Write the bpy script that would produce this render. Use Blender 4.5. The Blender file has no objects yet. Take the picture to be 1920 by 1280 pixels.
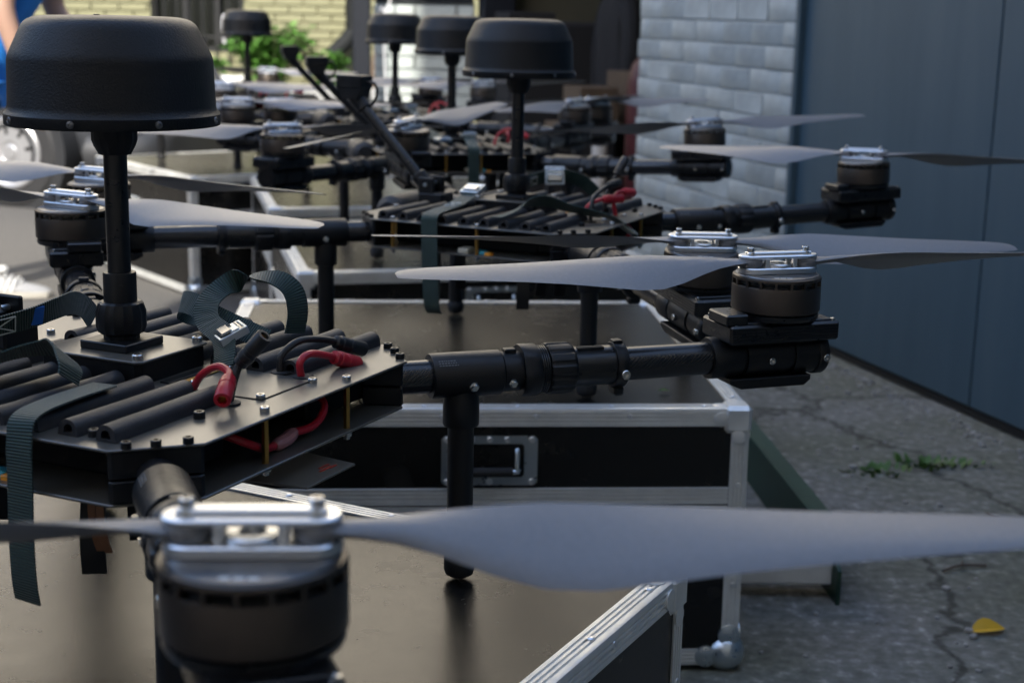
import bpy, bmesh, math, random
from mathutils import Matrix, Vector
random.seed(7)
R = math.radians
S = bpy.context.scene
COL = S.collection
CAM_H = 1.15
# ------------------------------------------------------------------ camera
FPX, PITCH, ROLL = 2789.0, R(12.449), R(1.136)
cd = bpy.data.cameras.new('camera'); cam = bpy.data.objects.new('camera', cd); COL.objects.link(cam)
S.camera = cam
cd.sensor_width = 36.0; cd.lens = 36.0 * FPX / 1920.0
cd.clip_start = 0.02; cd.clip_end = 600
fw = Vector((0, math.cos(PITCH), -math.sin(PITCH)))
up0 = Vector((0, math.sin(PITCH), math.cos(PITCH))); rt0 = Vector((1, 0, 0))
rt = rt0 * math.cos(ROLL) + up0 * math.sin(ROLL); up = up0 * math.cos(ROLL) - rt0 * math.sin(ROLL)
cm = Matrix.Identity(4)
for i in range(3):
    cm[i][0] = rt[i]; cm[i][1] = up[i]; cm[i][2] = -fw[i]
cm[2][3] = CAM_H
cam.matrix_world = cm
cd.dof.use_dof = True; cd.dof.focus_distance = 1.68; cd.dof.aperture_fstop = 6.7
# ------------------------------------------------------------------ sky, sun, exposure
SUN = Vector((-0.145, -0.75, 0.62)).normalized()          # towards the sun: behind the camera, a little left
w = bpy.data.worlds.new('World'); S.world = w; w.use_nodes = True
nt = w.node_tree; bg = nt.nodes['Background']
sk = nt.nodes.new('ShaderNodeTexSky'); sk.sky_type = 'NISHITA'; sk.sun_disc = False
sk.sun_elevation = math.asin(SUN.z); sk.sun_rotation = math.atan2(SUN.x, SUN.y)
sk.air_density = 1.0; sk.dust_density = 1.5; sk.ozone_density = 1.0
nt.links.new(sk.outputs[0], bg.inputs[0]); bg.inputs[1].default_value = 0.15
sl = bpy.data.lights.new('sun', 'SUN'); sl.energy = 2.7; sl.angle = R(0.53); sl.color = (1.0, 0.95, 0.86)
so = bpy.data.objects.new('sun', sl); COL.objects.link(so)
so.rotation_euler = SUN.to_track_quat('Z', 'Y').to_euler(); so.location = (0, 0, 20)
S.view_settings.view_transform = 'Standard'; S.view_settings.look = 'None'
S.view_settings.exposure = 1.85; S.view_settings.gamma = 1.0
S.view_settings.use_curve_mapping = False
# ------------------------------------------------------------------ materials
def mat(name, col, rough=0.5, metal=0.0, spec=0.5, var=None, bump=None, rvar=None, coat=0, sheen=0, trans=0, sss=0):
    m = bpy.data.materials.new(name); m.use_nodes = True
    n = m.node_tree.nodes; l = m.node_tree.links; b = n['Principled BSDF']
    b.inputs['Base Color'].default_value = (*col, 1); b.inputs['Roughness'].default_value = rough
    b.inputs['Metallic'].default_value = metal; b.inputs['Specular IOR Level'].default_value = spec
    if coat: b.inputs['Coat Weight'].default_value = coat; b.inputs['Coat Roughness'].default_value = 0.12
    if sheen: b.inputs['Sheen Weight'].default_value = sheen; b.inputs['Sheen Roughness'].default_value = 0.5
    if trans: b.inputs['Transmission Weight'].default_value = trans
    tc = n.new('ShaderNodeTexCoord')
    def noise(sc, det=6, vec=None, rgh=.6):
        t = n.new('ShaderNodeTexNoise'); t.inputs['Scale'].default_value = sc; t.inputs['Detail'].default_value = det
        t.inputs['Roughness'].default_value = rgh
        l.new(vec if vec else tc.outputs['Object'], t.inputs['Vector']); return t
    def ramp(src, stops):
        r = n.new('ShaderNodeValToRGB'); e = r.color_ramp.elements
        e[0].position, e[0].color = stops[0][0], (*stops[0][1], 1)
        e[1].position, e[1].color = stops[-1][0], (*stops[-1][1], 1)
        for p, c in stops[1:-1]:
            q = e.new(p); q.color = (*c, 1)
        l.new(src, r.inputs[0]); return r
    if var:
        sc, amt = var
        t = noise(sc); r = ramp(t.outputs[0], [(.3, tuple(c * (1 - amt) for c in col)), (.7, tuple(min(1, c * (1 + amt)) for c in col))])
        l.new(r.outputs[0], b.inputs['Base Color'])
    if rvar:
        sc, lo, hi = rvar
        t = noise(sc); mr = n.new('ShaderNodeMapRange'); mr.inputs[1].default_value = .3; mr.inputs[2].default_value = .7
        mr.inputs[3].default_value = lo; mr.inputs[4].default_value = hi
        l.new(t.outputs[0], mr.inputs[0]); l.new(mr.outputs[0], b.inputs['Roughness'])
    if bump:
        sc, st = bump
        t = noise(sc, 3); bp = n.new('ShaderNodeBump'); bp.inputs['Strength'].default_value = st; bp.inputs['Distance'].default_value = .002
        l.new(t.outputs[0], bp.inputs['Height']); l.new(bp.outputs[0], b.inputs['Normal'])
    m['h'] = 0
    return m, n, l, b, tc, noise, ramp
MT = {}
def simple(name, *a, **k): MT[name] = mat(name, *a, **k)[0]
simple('black_plastic', (.0050, .0052, .006), .40, spec=.42, bump=(900, .12), rvar=(60, .34, .5))
simple('radome_plastic', (.0036, .0038, .0042), .42, spec=.38, bump=(520, .42), rvar=(9, .36, .52))
simple('plate_composite', (.085, .079, .067), .30, spec=1.0, bump=(2200, .02), var=(6, .10))
simple('black_anodised', (.006, .006, .0065), .30, .0, .6, rvar=(80, .24, .38))
simple('foam_rubber', (.018, .018, .020), .55, bump=(500, .25), var=(90, .25), spec=.5)
simple('blade_composite', (.185, .184, .190), .33, spec=.45, var=(260, .07), bump=(1100, .12))
simple('machined_aluminium', (.84, .85, .86), .34, 1.0)
simple('steel', (.62, .61, .58), .25, 1.0)
simple('zinc', (.60, .66, .70), .33, 1.0, rvar=(40, .22, .45))
simple('black_screw', (.015, .015, .015), .35, .3)
simple('brass', (.62, .36, .10), .30, 1.0)
simple('satin_grey', (.22, .22, .225), .35, .9)
simple('bronze_black', (.075, .062, .052), .36, .75); simple('dark_void', (.004, .004, .004), .8)
simple('red_silicone', (.42, .010, .022), .38, bump=(300, .05))
simple('black_cable', (.012, .012, .012), .45)
simple('rubber', (.012, .012, .012), .65)
simple('clear_sleeve', (.45, .20, .20), .3)
simple('tee_grey', (.12, .12, .12), .6); simple('white_print', (.6, .6, .58), .6)
simple('thread_white', (.55, .58, .55), .8)
simple('blue_tape', (.02, .14, .55), .5)
simple('cork_tan', (.30, .14, .07), .7)
simple('teal_part', (.05, .35, .45), .4); simple('orange_part', (.7, .28, .02), .4); simple('ivory_part', (.55, .52, .42), .5)
simple('red_print', (.35, .03, .01), .5)
simple('alu_trim', (.80, .80, .77), .36, .58, rvar=(30, .28, .48), var=(18, .10), bump=(120, .06))
simple('green_steel', (.010, .046, .026), .45, var=(14, .25), bump=(60, .1))
simple('white_beam', (.70, .70, .67), .5, var=(8, .15))
simple('leaf_yellow', (.62, .36, .015), .6); simple('leaf_green', (.07, .16, .025), .6, var=(6, .5))
simple('plant_leaf', (.075, .19, .03), .5, var=(9, .5)); simple('stem', (.06, .07, .03), .7)
simple('twig', (.10, .07, .05), .8)
simple('paint_white_brick', (.33, .365, .37), .75, var=(7, .20), bump=(90, .6))
simple('mortar_white', (.28, .31, .32), .9, bump=(60, .6))
simple('yellow_brick', (.185, .180, .100), .8, var=(5, .12), bump=(40, .4)); simple('mortar_yellow', (.40, .38, .22), .9, bump=(40, .5))
simple('tile_brick', (.40, .44, .42), .6, var=(6, .1)); simple('mortar_tile', (.30, .32, .31), .9)
simple('dark_steel', (.005, .007, .012), .6, spec=.3); simple('pipe_dark', (.007, .008, .008), .75, spec=.25, var=(8, .3))
simple('window_dark', (.012, .013, .011), .15); simple('bar_black', (.006, .006, .006), .6)
simple('olive_plaster', (.055, .053, .036), .9, var=(2, .2)); simple('plaster_shade', (.40, .38, .35), .9, var=(1.5, .15))
simple('beige_plaster', (.78, .70, .57), .9, var=(.8, .12)); simple('dark_cloth', (.006, .006, .007), .9); simple('red_paint', (.05, .004, .006), .5); simple('cardboard', (.075, .05, .03), .85, var=(8, .2))
simple('skin', (.36, .22, .16), .5, bump=(200, .1)); simple('shirt_blue', (.015, .20, .62), .8, bump=(300, .3), var=(12, .15))
simple('jeans', (.16, .27, .42), .85, bump=(500, .4), var=(60, .2)); simple('hair', (.03, .02, .012), .6)
simple('shoe_grey', (.24, .24, .24), .7, bump=(400, .2)); simple('shoe_white', (.45, .45, .44), .6); simple('sole', (.33, .31, .27), .6)
simple('car_silver', (.045, .048, .055), .28, .3, coat=.6); simple('car_dark', (.018, .019, .021), .5); simple('tyre', (.016, .016, .017), .7, bump=(120, .3))
simple('hubcap', (.42, .42, .43), .35, .6); simple('lamp_glass', (.6, .6, .6), .1, 0); simple('glass_dark', (.01, .012, .014), .05)
simple('stone_grey', (.26, .26, .25), .85, var=(6, .3), bump=(30, .6)); simple('pebble', (.28, .27, .25), .9, var=(20, .4))
simple('cable_white', (.6, .6, .62), .5)
# --- carbon tube, 2x2 twill from UV (u round, v along)
m, n, l, b, tc, noise, ramp = mat('carbon_twill', (.02, .02, .022), .26, spec=.6, coat=.0)
mp = n.new('ShaderNodeMapping'); mp.inputs['Scale'].default_value = (26, 160, 1); mp.inputs['Rotation'].default_value[2] = 0
l.new(tc.outputs['UV'], mp.inputs[0])
wv = n.new('ShaderNodeTexWave'); wv.bands_direction = 'DIAGONAL'; wv.inputs['Scale'].default_value = .7; wv.inputs['Distortion'].default_value = .6
l.new(mp.outputs[0], wv.inputs['Vector'])
r = ramp(wv.outputs[0], [(.3, (.007, .007, .008)), (.7, (.017, .017, .0185))]); l.new(r.outputs[0], b.inputs['Base Color'])
bp = n.new('ShaderNodeBump'); bp.inputs['Strength'].default_value = .10; bp.inputs['Distance'].default_value = .0005
l.new(wv.outputs[0], bp.inputs['Height']); l.new(bp.outputs[0], b.inputs['Normal']); MT['carbon_twill'] = m
# --- webbing: cross ribs every 3 mm from UV
m, n, l, b, tc, noise, ramp = mat('webbing', (.012, .05, .045), .62, spec=.4, sheen=.25)
mp = n.new('ShaderNodeMapping'); mp.inputs['Scale'].default_value = (1, 0, 0); l.new(tc.outputs['UV'], mp.inputs[0])
wv = n.new('ShaderNodeTexWave'); wv.inputs['Scale'].default_value = 105; wv.bands_direction = 'X'; l.new(mp.outputs[0], wv.inputs['Vector'])
r = ramp(wv.outputs[0], [(.1, (.004, .014, .010)), (.8, (.012, .046, .034))]); l.new(r.outputs[0], b.inputs['Base Color'])
bp = n.new('ShaderNodeBump'); bp.inputs['Strength'].default_value = .8; bp.inputs['Distance'].default_value = .001
l.new(wv.outputs[0], bp.inputs['Height']); l.new(bp.outputs[0], b.inputs['Normal']); MT['webbing'] = m
# --- black laminated case panel: scuffed, dusty, semi gloss
m, n, l, b, tc, noise, ramp = mat('case_laminate', (.016, .015, .013), .3, spec=.38, bump=(700, .10))
t1 = noise(3.5, 8); t2 = noise(28, 6)
mx = n.new('ShaderNodeMath'); mx.operation = 'MULTIPLY'; l.new(t1.outputs[0], mx.inputs[0]); l.new(t2.outputs[0], mx.inputs[1])
r = ramp(mx.outputs[0], [(.12, (.0055, .0052, .0048)), (.45, (.013, .012, .010))])
mp = n.new('ShaderNodeMapping'); mp.inputs['Scale'].default_value = (2, 90, 2); mp.inputs['Rotation'].default_value[2] = .5; l.new(tc.outputs['Object'], mp.inputs[0])
t3 = noise(3, 2, mp.outputs[0]); r3 = ramp(t3.outputs[0], [(.66, (0, 0, 0)), (.72, (.6, .6, .6))])
mi = n.new('ShaderNodeMix'); mi.data_type = 'RGBA'; mi.inputs[7].default_value = (.025, .023, .02, 1)
l.new(r3.outputs[0], mi.inputs[0]); l.new(r.outputs[0], mi.inputs[6]); l.new(mi.outputs[2], b.inputs['Base Color'])
rr = ramp(mx.outputs[0], [(.10, (.22, .22, .22)), (.45, (.30, .30, .30))]); l.new(rr.outputs[0], b.inputs['Roughness'])
MT['case_laminate'] = m
# --- gate paint
m, n, l, b, tc, noise, ramp = mat('gate_paint', (.10, .125, .15), .5, bump=(25, .08))
mp = n.new('ShaderNodeMapping'); mp.inputs['Scale'].default_value = (6, 6, .7); l.new(tc.outputs['Object'], mp.inputs[0])
t = noise(1.6, 7, mp.outputs[0]); r = ramp(t.outputs[0], [(.3, (.033, .066, .092)), (.55, (.041, .076, .103)), (.75, (.052, .087, .112))])
l.new(r.outputs[0], b.inputs['Base Color']); MT['gate_paint'] = m
# --- ground: old mossy concrete by the gate, asphalt to the left
m, n, l, b, tc, noise, ramp = mat('ground', (.2, .2, .19), .9)
o = tc.outputs['Object']
a1 = noise(1.1, 10); a2 = noise(34, 9); a3 = noise(75, 4)
con = ramp(a2.outputs[0], [(.34, (.115, .113, .098)), (.48, (.165, .162, .145)), (.58, (.21, .206, .19)), (.70, (.40, .39, .37))])
moss = ramp(a1.outputs[0], [(.40, (0, 0, 0)), (.60, (.9, .9, .9))])
mi = n.new('ShaderNodeMix'); mi.data_type = 'RGBA'; mi.blend_type = 'MULTIPLY'; mi.inputs[7].default_value = (.62, .64, .50, 1)
l.new(moss.outputs[0], mi.inputs[0]); l.new(con.outputs[0], mi.inputs[6])
vo = n.new('ShaderNodeTexVoronoi'); vo.feature = 'DISTANCE_TO_EDGE'; vo.inputs['Scale'].default_value = .8
wn = noise(3, 5); vm = n.new('ShaderNodeVectorMath'); vm.operation = 'MULTIPLY_ADD'; vm.inputs[1].default_value = (.35, .35, .35)
l.new(wn.outputs[1], vm.inputs[0]); l.new(o, vm.inputs[2]); l.new(vm.outputs[0], vo.inputs['Vector'])
ck = ramp(vo.outputs[0], [(.003, (.15, .15, .12)), (.011, (1, 1, 1))])
m2 = n.new('ShaderNodeMix'); m2.data_type = 'RGBA'; m2.blend_type = 'MULTIPLY'; m2.inputs[0].default_value = .75
l.new(mi.outputs[2], m2.inputs[6]); l.new(ck.outputs[0], m2.inputs[7])
asp = ramp(a3.outputs[0], [(.35, (.050, .047, .042)), (.65, (.105, .098, .088))])
sx = n.new('ShaderNodeSeparateXYZ'); l.new(o, sx.inputs[0])
mr = n.new('ShaderNodeMapRange'); mr.inputs[1].default_value = -.2; mr.inputs[2].default_value = .3; l.new(sx.outputs[0], mr.inputs[0])
m3 = n.new('ShaderNodeMix'); m3.data_type = 'RGBA'; l.new(mr.outputs[0], m3.inputs[0]); l.new(asp.outputs[0], m3.inputs[6]); l.new(m2.outputs[2], m3.inputs[7])
l.new(m3.outputs[2], b.inputs['Base Color'])
bp = n.new('ShaderNodeBump'); bp.inputs['Strength'].default_value = .45; bp.inputs['Distance'].default_value = .004
ad = n.new('ShaderNodeMath'); ad.operation = 'MULTIPLY_ADD'; ad.inputs[1].default_value = .5
l.new(a3.outputs[0], ad.inputs[0]); l.new(a2.outputs[0], ad.inputs[2]); l.new(ad.outputs[0], bp.inputs['Height'])
l.new(bp.outputs[0], b.inputs['Normal']); MT['ground'] = m
# --- far facade brickwork beyond the built bricks
m, n, l, b, tc, noise, ramp = mat('facade_brick', (.5, .47, .25), .85)
mp = n.new('ShaderNodeMapping'); mp.inputs['Rotation'].default_value[0] = R(90); l.new(tc.outputs['Object'], mp.inputs[0])
br = n.new('ShaderNodeTexBrick'); br.inputs['Scale'].default_value = 1; br.inputs['Brick Width'].default_value = .26; br.inputs['Row Height'].default_value = .075
br.inputs['Mortar Size'].default_value = .005; br.inputs['Color1'].default_value = (.185, .180, .100, 1); br.inputs['Color2'].default_value = (.177, .171, .094, 1); br.inputs['Mortar'].default_value = (.17, .165, .098, 1)
l.new(mp.outputs[0], br.inputs['Vector']); l.new(br.outputs[0], b.inputs['Base Color']); MT['facade_brick'] = m
# ------------------------------------------------------------------ mesh helpers
class M:
    def __init__(s): s.v = []; s.f = []; s.uv = {}; s.mi = []
    def add(s, verts, faces, T=None, uvs=None, mi=0):
        o = len(s.v)
        for p in verts:
            p = Vector(p); s.v.append(tuple(T @ p) if T else tuple(p))
        for k, f in enumerate(faces):
            if uvs: s.uv[len(s.f)] = uvs[k]
            s.f.append([i + o for i in f]); s.mi.append(mi)
        return s
    def box(s, c, d, b=0.0, T=None, mi=0):
        c = Vector(c); h = Vector(d) / 2; b = min(b, min(h) * .9)
        if b <= 0:
            vs = [(c.x + x * h.x, c.y + y * h.y, c.z + z * h.z) for x in (-1, 1) for y in (-1, 1) for z in (-1, 1)]
            return s.add(vs, [(0, 1, 3, 2), (4, 6, 7, 5), (0, 4, 5, 1), (2, 3, 7, 6), (0, 2, 6, 4), (1, 5, 7, 3)], T, mi=mi)
        vs = []; ix = {}
        for x in (-1, 1):
            for y in (-1, 1):
                for z in (-1, 1):
                    for k in range(3):
                        q = [x * (h.x - b), y * (h.y - b), z * (h.z - b)]; q[k] = (x, y, z)[k] * h[k]
                        ix[x, y, z, k] = len(vs); vs.append((c.x + q[0], c.y + q[1], c.z + q[2]))
        fs = []
        for k in range(3):
            i, j = [a for a in range(3) if a != k]
            for sg in (-1, 1):
                loop = []
                for a, bb in ((-1, -1), (1, -1), (1, 1), (-1, 1)):
                    g = [0, 0, 0]; g[k] = sg; g[i] = a; g[j] = bb; loop.append(ix[g[0], g[1], g[2], k])
                fs.append(loop)
            for a in (-1, 1):
                for bb in (-1, 1):
                    g0 = [0, 0, 0]; g0[i] = a; g0[j] = bb; g1 = g0[:]; g0[k] = -1; g1[k] = 1
                    fs.append([ix[(*g0, i)], ix[(*g0, j)], ix[(*g1, j)], ix[(*g1, i)]])
        for x in (-1, 1):
            for y in (-1, 1):
                for z in (-1, 1): fs.append([ix[x, y, z, 0], ix[x, y, z, 1], ix[x, y, z, 2]])
        return s.add(vs, fs, T, mi=mi)
    def lathe(s, prof, seg=24, T=None, mi=0, rad=None):
        """profile (r,z) turned round z; ends with r=0 are closed to a point"""
        vs = []; fs = []; rings = []
        for r, z in prof:
            if r <= 1e-7: rings.append([len(vs)]); vs.append((0, 0, z))
            else:
                rings.append(list(range(len(vs), len(vs) + seg)))
                for k in range(seg):
                    a = 2 * math.pi * k / seg; q = r * (rad(a, z) if rad else 1); vs.append((q * math.cos(a), q * math.sin(a), z))
        uv = []; L = [0]
        for i in range(1, len(prof)): L.append(L[-1] + math.hypot(prof[i][0] - prof[i - 1][0], prof[i][1] - prof[i - 1][1]))
        for i in range(len(rings) - 1):
            A, B = rings[i], rings[i + 1]
            if len(A) == 1 and len(B) == 1: continue
            for k in range(seg):
                k2 = (k + 1) % seg; u0, u1 = k / seg, (k + 1) / seg
                if len(A) == 1: fs.append([A[0], B[k], B[k2]]); uv.append([(u0, L[i]), (u0, L[i + 1]), (u1, L[i + 1])])
                elif len(B) == 1: fs.append([A[k], A[k2], B[0]]); uv.append([(u0, L[i]), (u1, L[i]), (u0, L[i + 1])])
                else: fs.append([A[k], A[k2], B[k2], B[k]]); uv.append([(u0, L[i]), (u1, L[i]), (u1, L[i + 1]), (u0, L[i + 1])])
        for ri in (0, -1):
            if len(rings[ri]) > 1: fs.append(rings[ri][:]); uv.append([(0, 0)] * seg)
        return s.add(vs, fs, T, uv, mi)
    def cyl(s, p0, p1, r, seg=16, b=0.0, mi=0, r1=None):
        p0 = Vector(p0); p1 = Vector(p1); d = p1 - p0; L = d.length; r1 = r if r1 is None else r1
        T = Matrix.Translation(p0) @ d.to_track_quat('Z', 'Y').to_matrix().to_4x4()
        b = min(b, r * .9, r1 * .9, L * .45)
        pr = [(r - b, 0), (r, b), (r1, L - b), (r1 - b, L)] if b > 0 else [(r, 0), (r1, L)]
        return s.lathe(pr, seg, T, mi)
    def tube(s, path, r, seg=10, mi=0, caps=True):
        P = [Vector(p) for p in path]; n = len(P); rs = r if isinstance(r, (list, tuple)) else [r] * n
        vs = []; fs = []; t0 = (P[1] - P[0]).normalized(); nrm = t0.orthogonal().normalized()
        for i in range(n):
            t = (P[min(i + 1, n - 1)] - P[max(i - 1, 0)]).normalized()
            nrm = (nrm - t * nrm.dot(t)).normalized(); bn = t.cross(nrm)
            for k in range(seg):
                a = 2 * math.pi * k / seg; vs.append(P[i] + (nrm * math.cos(a) + bn * math.sin(a)) * rs[i])
        for i in range(n - 1):
            for k in range(seg):
                k2 = (k + 1) % seg; fs.append([i * seg + k, i * seg + k2, (i + 1) * seg + k2, (i + 1) * seg + k])
        if caps: fs.append(list(range(seg))); fs.append([(n - 1) * seg + k for k in range(seg)])
        return s.add(vs, fs, mi=mi)
    def prism(s, poly, z0, z1, T=None, mi=0, b=0.0):
        n = len(poly)
        if b > 0:
            c = Vector((sum(p[0] for p in poly) / n, sum(p[1] for p in poly) / n))
            sh = []
            for i, p in enumerate(poly):
                e0 = Vector(p) - Vector(poly[i - 1]); e1 = Vector(poly[(i + 1) % n]) - Vector(p)
                n0 = Vector((-e0.y, e0.x)).normalized(); n1 = Vector((-e1.y, e1.x)).normalized()
                mvec = (n0 + n1); mvec = mvec / max(.3, mvec.dot(n0)); q = Vector(p) + mvec * b
                if (q - c).length > (Vector(p) - c).length: q = Vector(p) - mvec * b
                sh.append((q.x, q.y))
            rows = [[(*p, z0) for p in sh], [(*p, z0 + b) for p in poly], [(*p, z1 - b) for p in poly], [(*p, z1) for p in sh]]
        else: rows = [[(*p, z0) for p in poly], [(*p, z1) for p in poly]]
        vs = [p for r_ in rows for p in r_]; fs = [list(range(n)), [(len(rows) - 1) * n + i for i in range(n)]]
        for k in range(len(rows) - 1):
            for i in range(n): j = (i + 1) % n; fs.append([k * n + i, k * n + j, (k + 1) * n + j, (k + 1) * n + i])
        return s.add(vs, fs, T, mi=mi)
    def build(s, name, recalc=True, angle=35, mats=None):
        me = bpy.data.meshes.new(name); me.from_pydata(s.v, [], s.f)
        if s.uv:
            ul = me.uv_layers.new(name='UVMap')
            for p in me.polygons:
                q = s.uv.get(p.index)
                if q:
                    for li, c in zip(p.loop_indices, q): ul.data[li].uv = c
        if mats:
            for mm in mats: me.materials.append(MT[mm])
            for p, k in zip(me.polygons, s.mi): p.material_index = k
        if recalc:
            bm = bmesh.new(); bm.from_mesh(me); bmesh.ops.recalc_face_normals(bm, faces=bm.faces); bm.to_mesh(me); bm.free()
        for p in me.polygons: p.use_smooth = True
        me.set_sharp_from_angle(angle=R(angle))
        return me
def ob(name, me, material=None, parent=None, T=None):
    if isinstance(me, M): me = me.build(name)
    if material and not me.materials: me.materials.append(MT[material])
    o = bpy.data.objects.new(name, me); COL.objects.link(o)
    if parent: o.parent = parent
    if T is not None: o.matrix_local = T
    return o
def tag(o, label=None, cat=None, group=None, kind=None):
    for k, v in (('label', label), ('category', cat), ('group', group), ('kind', kind)):
        if v: o[k] = v
    return o
def empty(name, loc=(0, 0, 0), rz=0):
    o = bpy.data.objects.new(name, None); COL.objects.link(o); o.empty_display_size = .1
    o.location = loc; o.rotation_euler = (0, 0, rz); return o
def TR(x, y, z): return Matrix.Translation((x, y, z))
def RZ(a): return Matrix.Rotation(a, 4, 'Z')
def RX(a): return Matrix.Rotation(a, 4, 'X')
def RY(a): return Matrix.Rotation(a, 4, 'Y')
ALONG_X = RY(R(90))
def spline(pts, sub=8):
    P = [Vector(p) for p in pts]; out = []
    for i in range(len(P) - 1):
        p0 = P[max(i - 1, 0)]; p1 = P[i]; p2 = P[i + 1]; p3 = P[min(i + 2, len(P) - 1)]
        for k in range(sub):
            t = k / sub
            out.append(.5 * ((2 * p1) + (p2 - p0) * t + (2 * p0 - 5 * p1 + 4 * p2 - p3) * t * t + (3 * p1 - p0 - 3 * p2 + p3) * t ** 3))
    out.append(P[-1]); return out
def ribbon(m, pts, sides, w=.028, th=.0016, sub=8):
    """webbing: centre path plus one side (width) vector per point"""
    P = spline(pts, sub); Sd = spline(sides, sub); vs = []; fs = []; uv = []; L = 0
    for i, p in enumerate(P):
        t = (P[min(i + 1, len(P) - 1)] - P[max(i - 1, 0)]).normalized()
        sd = Sd[i] - t * Sd[i].dot(t); sd.normalize(); nn = t.cross(sd)
        for a, c in ((-1, -1), (1, -1), (1, 1), (-1, 1)): vs.append(p + sd * (a * w / 2) + nn * (c * th / 2))
    for i in range(len(P) - 1):
        d = (P[i + 1] - P[i]).length
        for k in range(4):
            k2 = (k + 1) % 4; fs.append([i * 4 + k, i * 4 + k2, i * 4 + 4 + k2, i * 4 + 4 + k])
            uv.append([(L, k / 4), (L, k2 / 4), (L + d, k2 / 4), (L + d, k / 4)])
        L += d
    fs += [[0, 1, 2, 3], [len(vs) - 4 + k for k in range(4)]]; uv += [[(0, 0)] * 4, [(L, 0)] * 4]
    return m.add(vs, fs, None, uv)
# ================================================================== SETTING
g = M(); g.add([(-150, -150, 0), (150, -150, 0), (150, 150, 0), (-150, 150, 0)], [(0, 1, 2, 3)])
tag(ob('ground', g, 'ground'), kind='structure')
# ---- garage building along the right: gate, painted brick pillar, open bay
WANG = math.atan2(.956, -.295)
WP = (1.075, 5.133, 0)
ga = empty('garage_building', WP, WANG)
tag(ga, 'garage building with grey steel gate, white painted brick pillar and dark open bay', 'building')
m = M(); m.box((-2.3, -.20, 2.46), (13.9, .34, .22)); m.box((1.05, -.175, 1.175), (1.52, .31, 2.35), .0)
ob('wall', m, 'mortar_white', ga)
m = M(); m.box((-2.3, -2.6, 2.62), (14.2, 5.4, .1)); ob('roof', m, 'dark_steel', ga)
m = M()
m.box((1.83 - .12, -2.4, 1.17), (.2, 4.0, 2.34)); m.box((4.72, -2.4, 1.17), (.2, 4.6, 2.34)); m.box((3.2, -4.4, 1.17), (3.2, .2, 2.34)); m.box((3.2, -2.4, 2.40), (3.2, 4.2, .1))
ob('interior_wall', m, 'olive_plaster', ga)
m = M(); m.box((4.50, -.12, 1.17), (.14, .2, 2.34), .005); ob('door_post', m, 'dark_steel', ga)
m = M(); m.box((3.15, -.12, 2.28), (2.7, .14, .16), .005); ob('lintel_beam', m, 'dark_steel', ga)
# sheet steel gate leaves
gx = [.262, -.90, -2.08, -3.28, -4.48, -5.7, -6.9]
for i in range(len(gx) - 1):
    m = M(); wdt = gx[i] - gx[i + 1] - .007
    m.box(((gx[i] + gx[i + 1]) / 2, -.035, 1.20), (wdt, .03, 2.33), .003)
    ob('gate_panel', m, 'gate_paint', ga)
m = M(); m.box((-3.3, -.07, 1.19), (7.1, .02, 2.3)); m.box((-3.3, -.06, .02), (7.1, .06, .03)); ob('gate_backing', m, 'dark_void', ga)
m = M(); m.box((.275, -.018, 1.19), (.03, .05, 2.3), .004); ob('gate_frame', m, 'gate_paint', ga)
bm_ = []
for k in range(4):
    m = M(); L = .248
    m.box((0, 0, 0), (L + .007, .05, .0835), .0045)
    m.v = [(x + random.uniform(-.003, .003), y + random.uniform(-.0015, .0015), z + random.uniform(-.0025, .0025)) for x, y, z in m.v]
    bm_.append(m.build('brick', angle=50)); bm_[-1].materials.append(MT['paint_white_brick'])
m = M(); m.box((0, 0, 0), (.126, .05, .0835), .0045); bh = m.build('brick', angle=50); bh.materials.append(MT['paint_white_brick'])
for row in range(26):
    z = .045 + row * .0872; x = .295 + (.0 if row % 2 else -.13)
    while x < 1.80:
        a, e = max(x, .295), min(x + .248, 1.81)
        if e - a > .2: ob('brick', random.choice(bm_), None, ga, TR((a + e) / 2, -.037 + random.uniform(-.0022, .0022), z))
        elif e - a > .08: ob('brick', bh, None, ga, TR((a + e) / 2, -.037, z) @ Matrix.Diagonal(((e - a) / .12, 1, 1, 1)))
        x += .26
# end bricks of the pillar facing the open bay
# ---- clutter inside the bay
def wl(x, y, z): return ga.matrix_basis @ Vector((x, y, z))
GM = TR(*WP) @ RZ(WANG)
m = M(); m.box((0, 0, .55), (.40, .7, 1.1), .02); m.box((0, .2, 1.13), (.3, .3, .05), .01)
cb = ob('dark_filler', m, 'dark_cloth', None, GM @ TR(4.22, -.42, 0)); tag(cb, 'added black cabinet deep inside the open garage bay', 'filler')  # added dark block standing in for the unlit depth of the bay
cr = empty('work_shelf'); cr.matrix_world = GM @ TR(3.15, -.42, -.15)
m = M(); m.box((0, 0, .70), (.5, .66, .03), .004); m.box((0, 0, .45), (.46, .62, .03), .004); ob('shelf_board', m, 'cardboard', cr)
for sx in (-.22, .22):
    for sy in (-.30, .30):
        m = M(); m.box((sx, sy, .42), (.04, .04, .54)); ob('leg', m, 'dark_steel', cr)
tag(cr, 'low brown work shelf inside the garage bay holding cartons', 'shelf')
for i, (x, y, s3, lab) in enumerate(((3.13, -.26, (.28, .22, .20), 'wide brown cardboard carton on the garage work shelf'), (3.22, -.56, (.24, .24, .28), 'tall brown cardboard carton on the garage work shelf'))):
    m = M(); m.box((0, 0, s3[2] / 2), s3, .004); m.box((0, 0, s3[2] + .001), (.05, s3[1] * .98, .003))
    c_ = ob('cardboard_box', m, 'cardboard', None, GM @ TR(x, y, .567) @ RZ(.2 * i)); tag(c_, lab, 'box')
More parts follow.
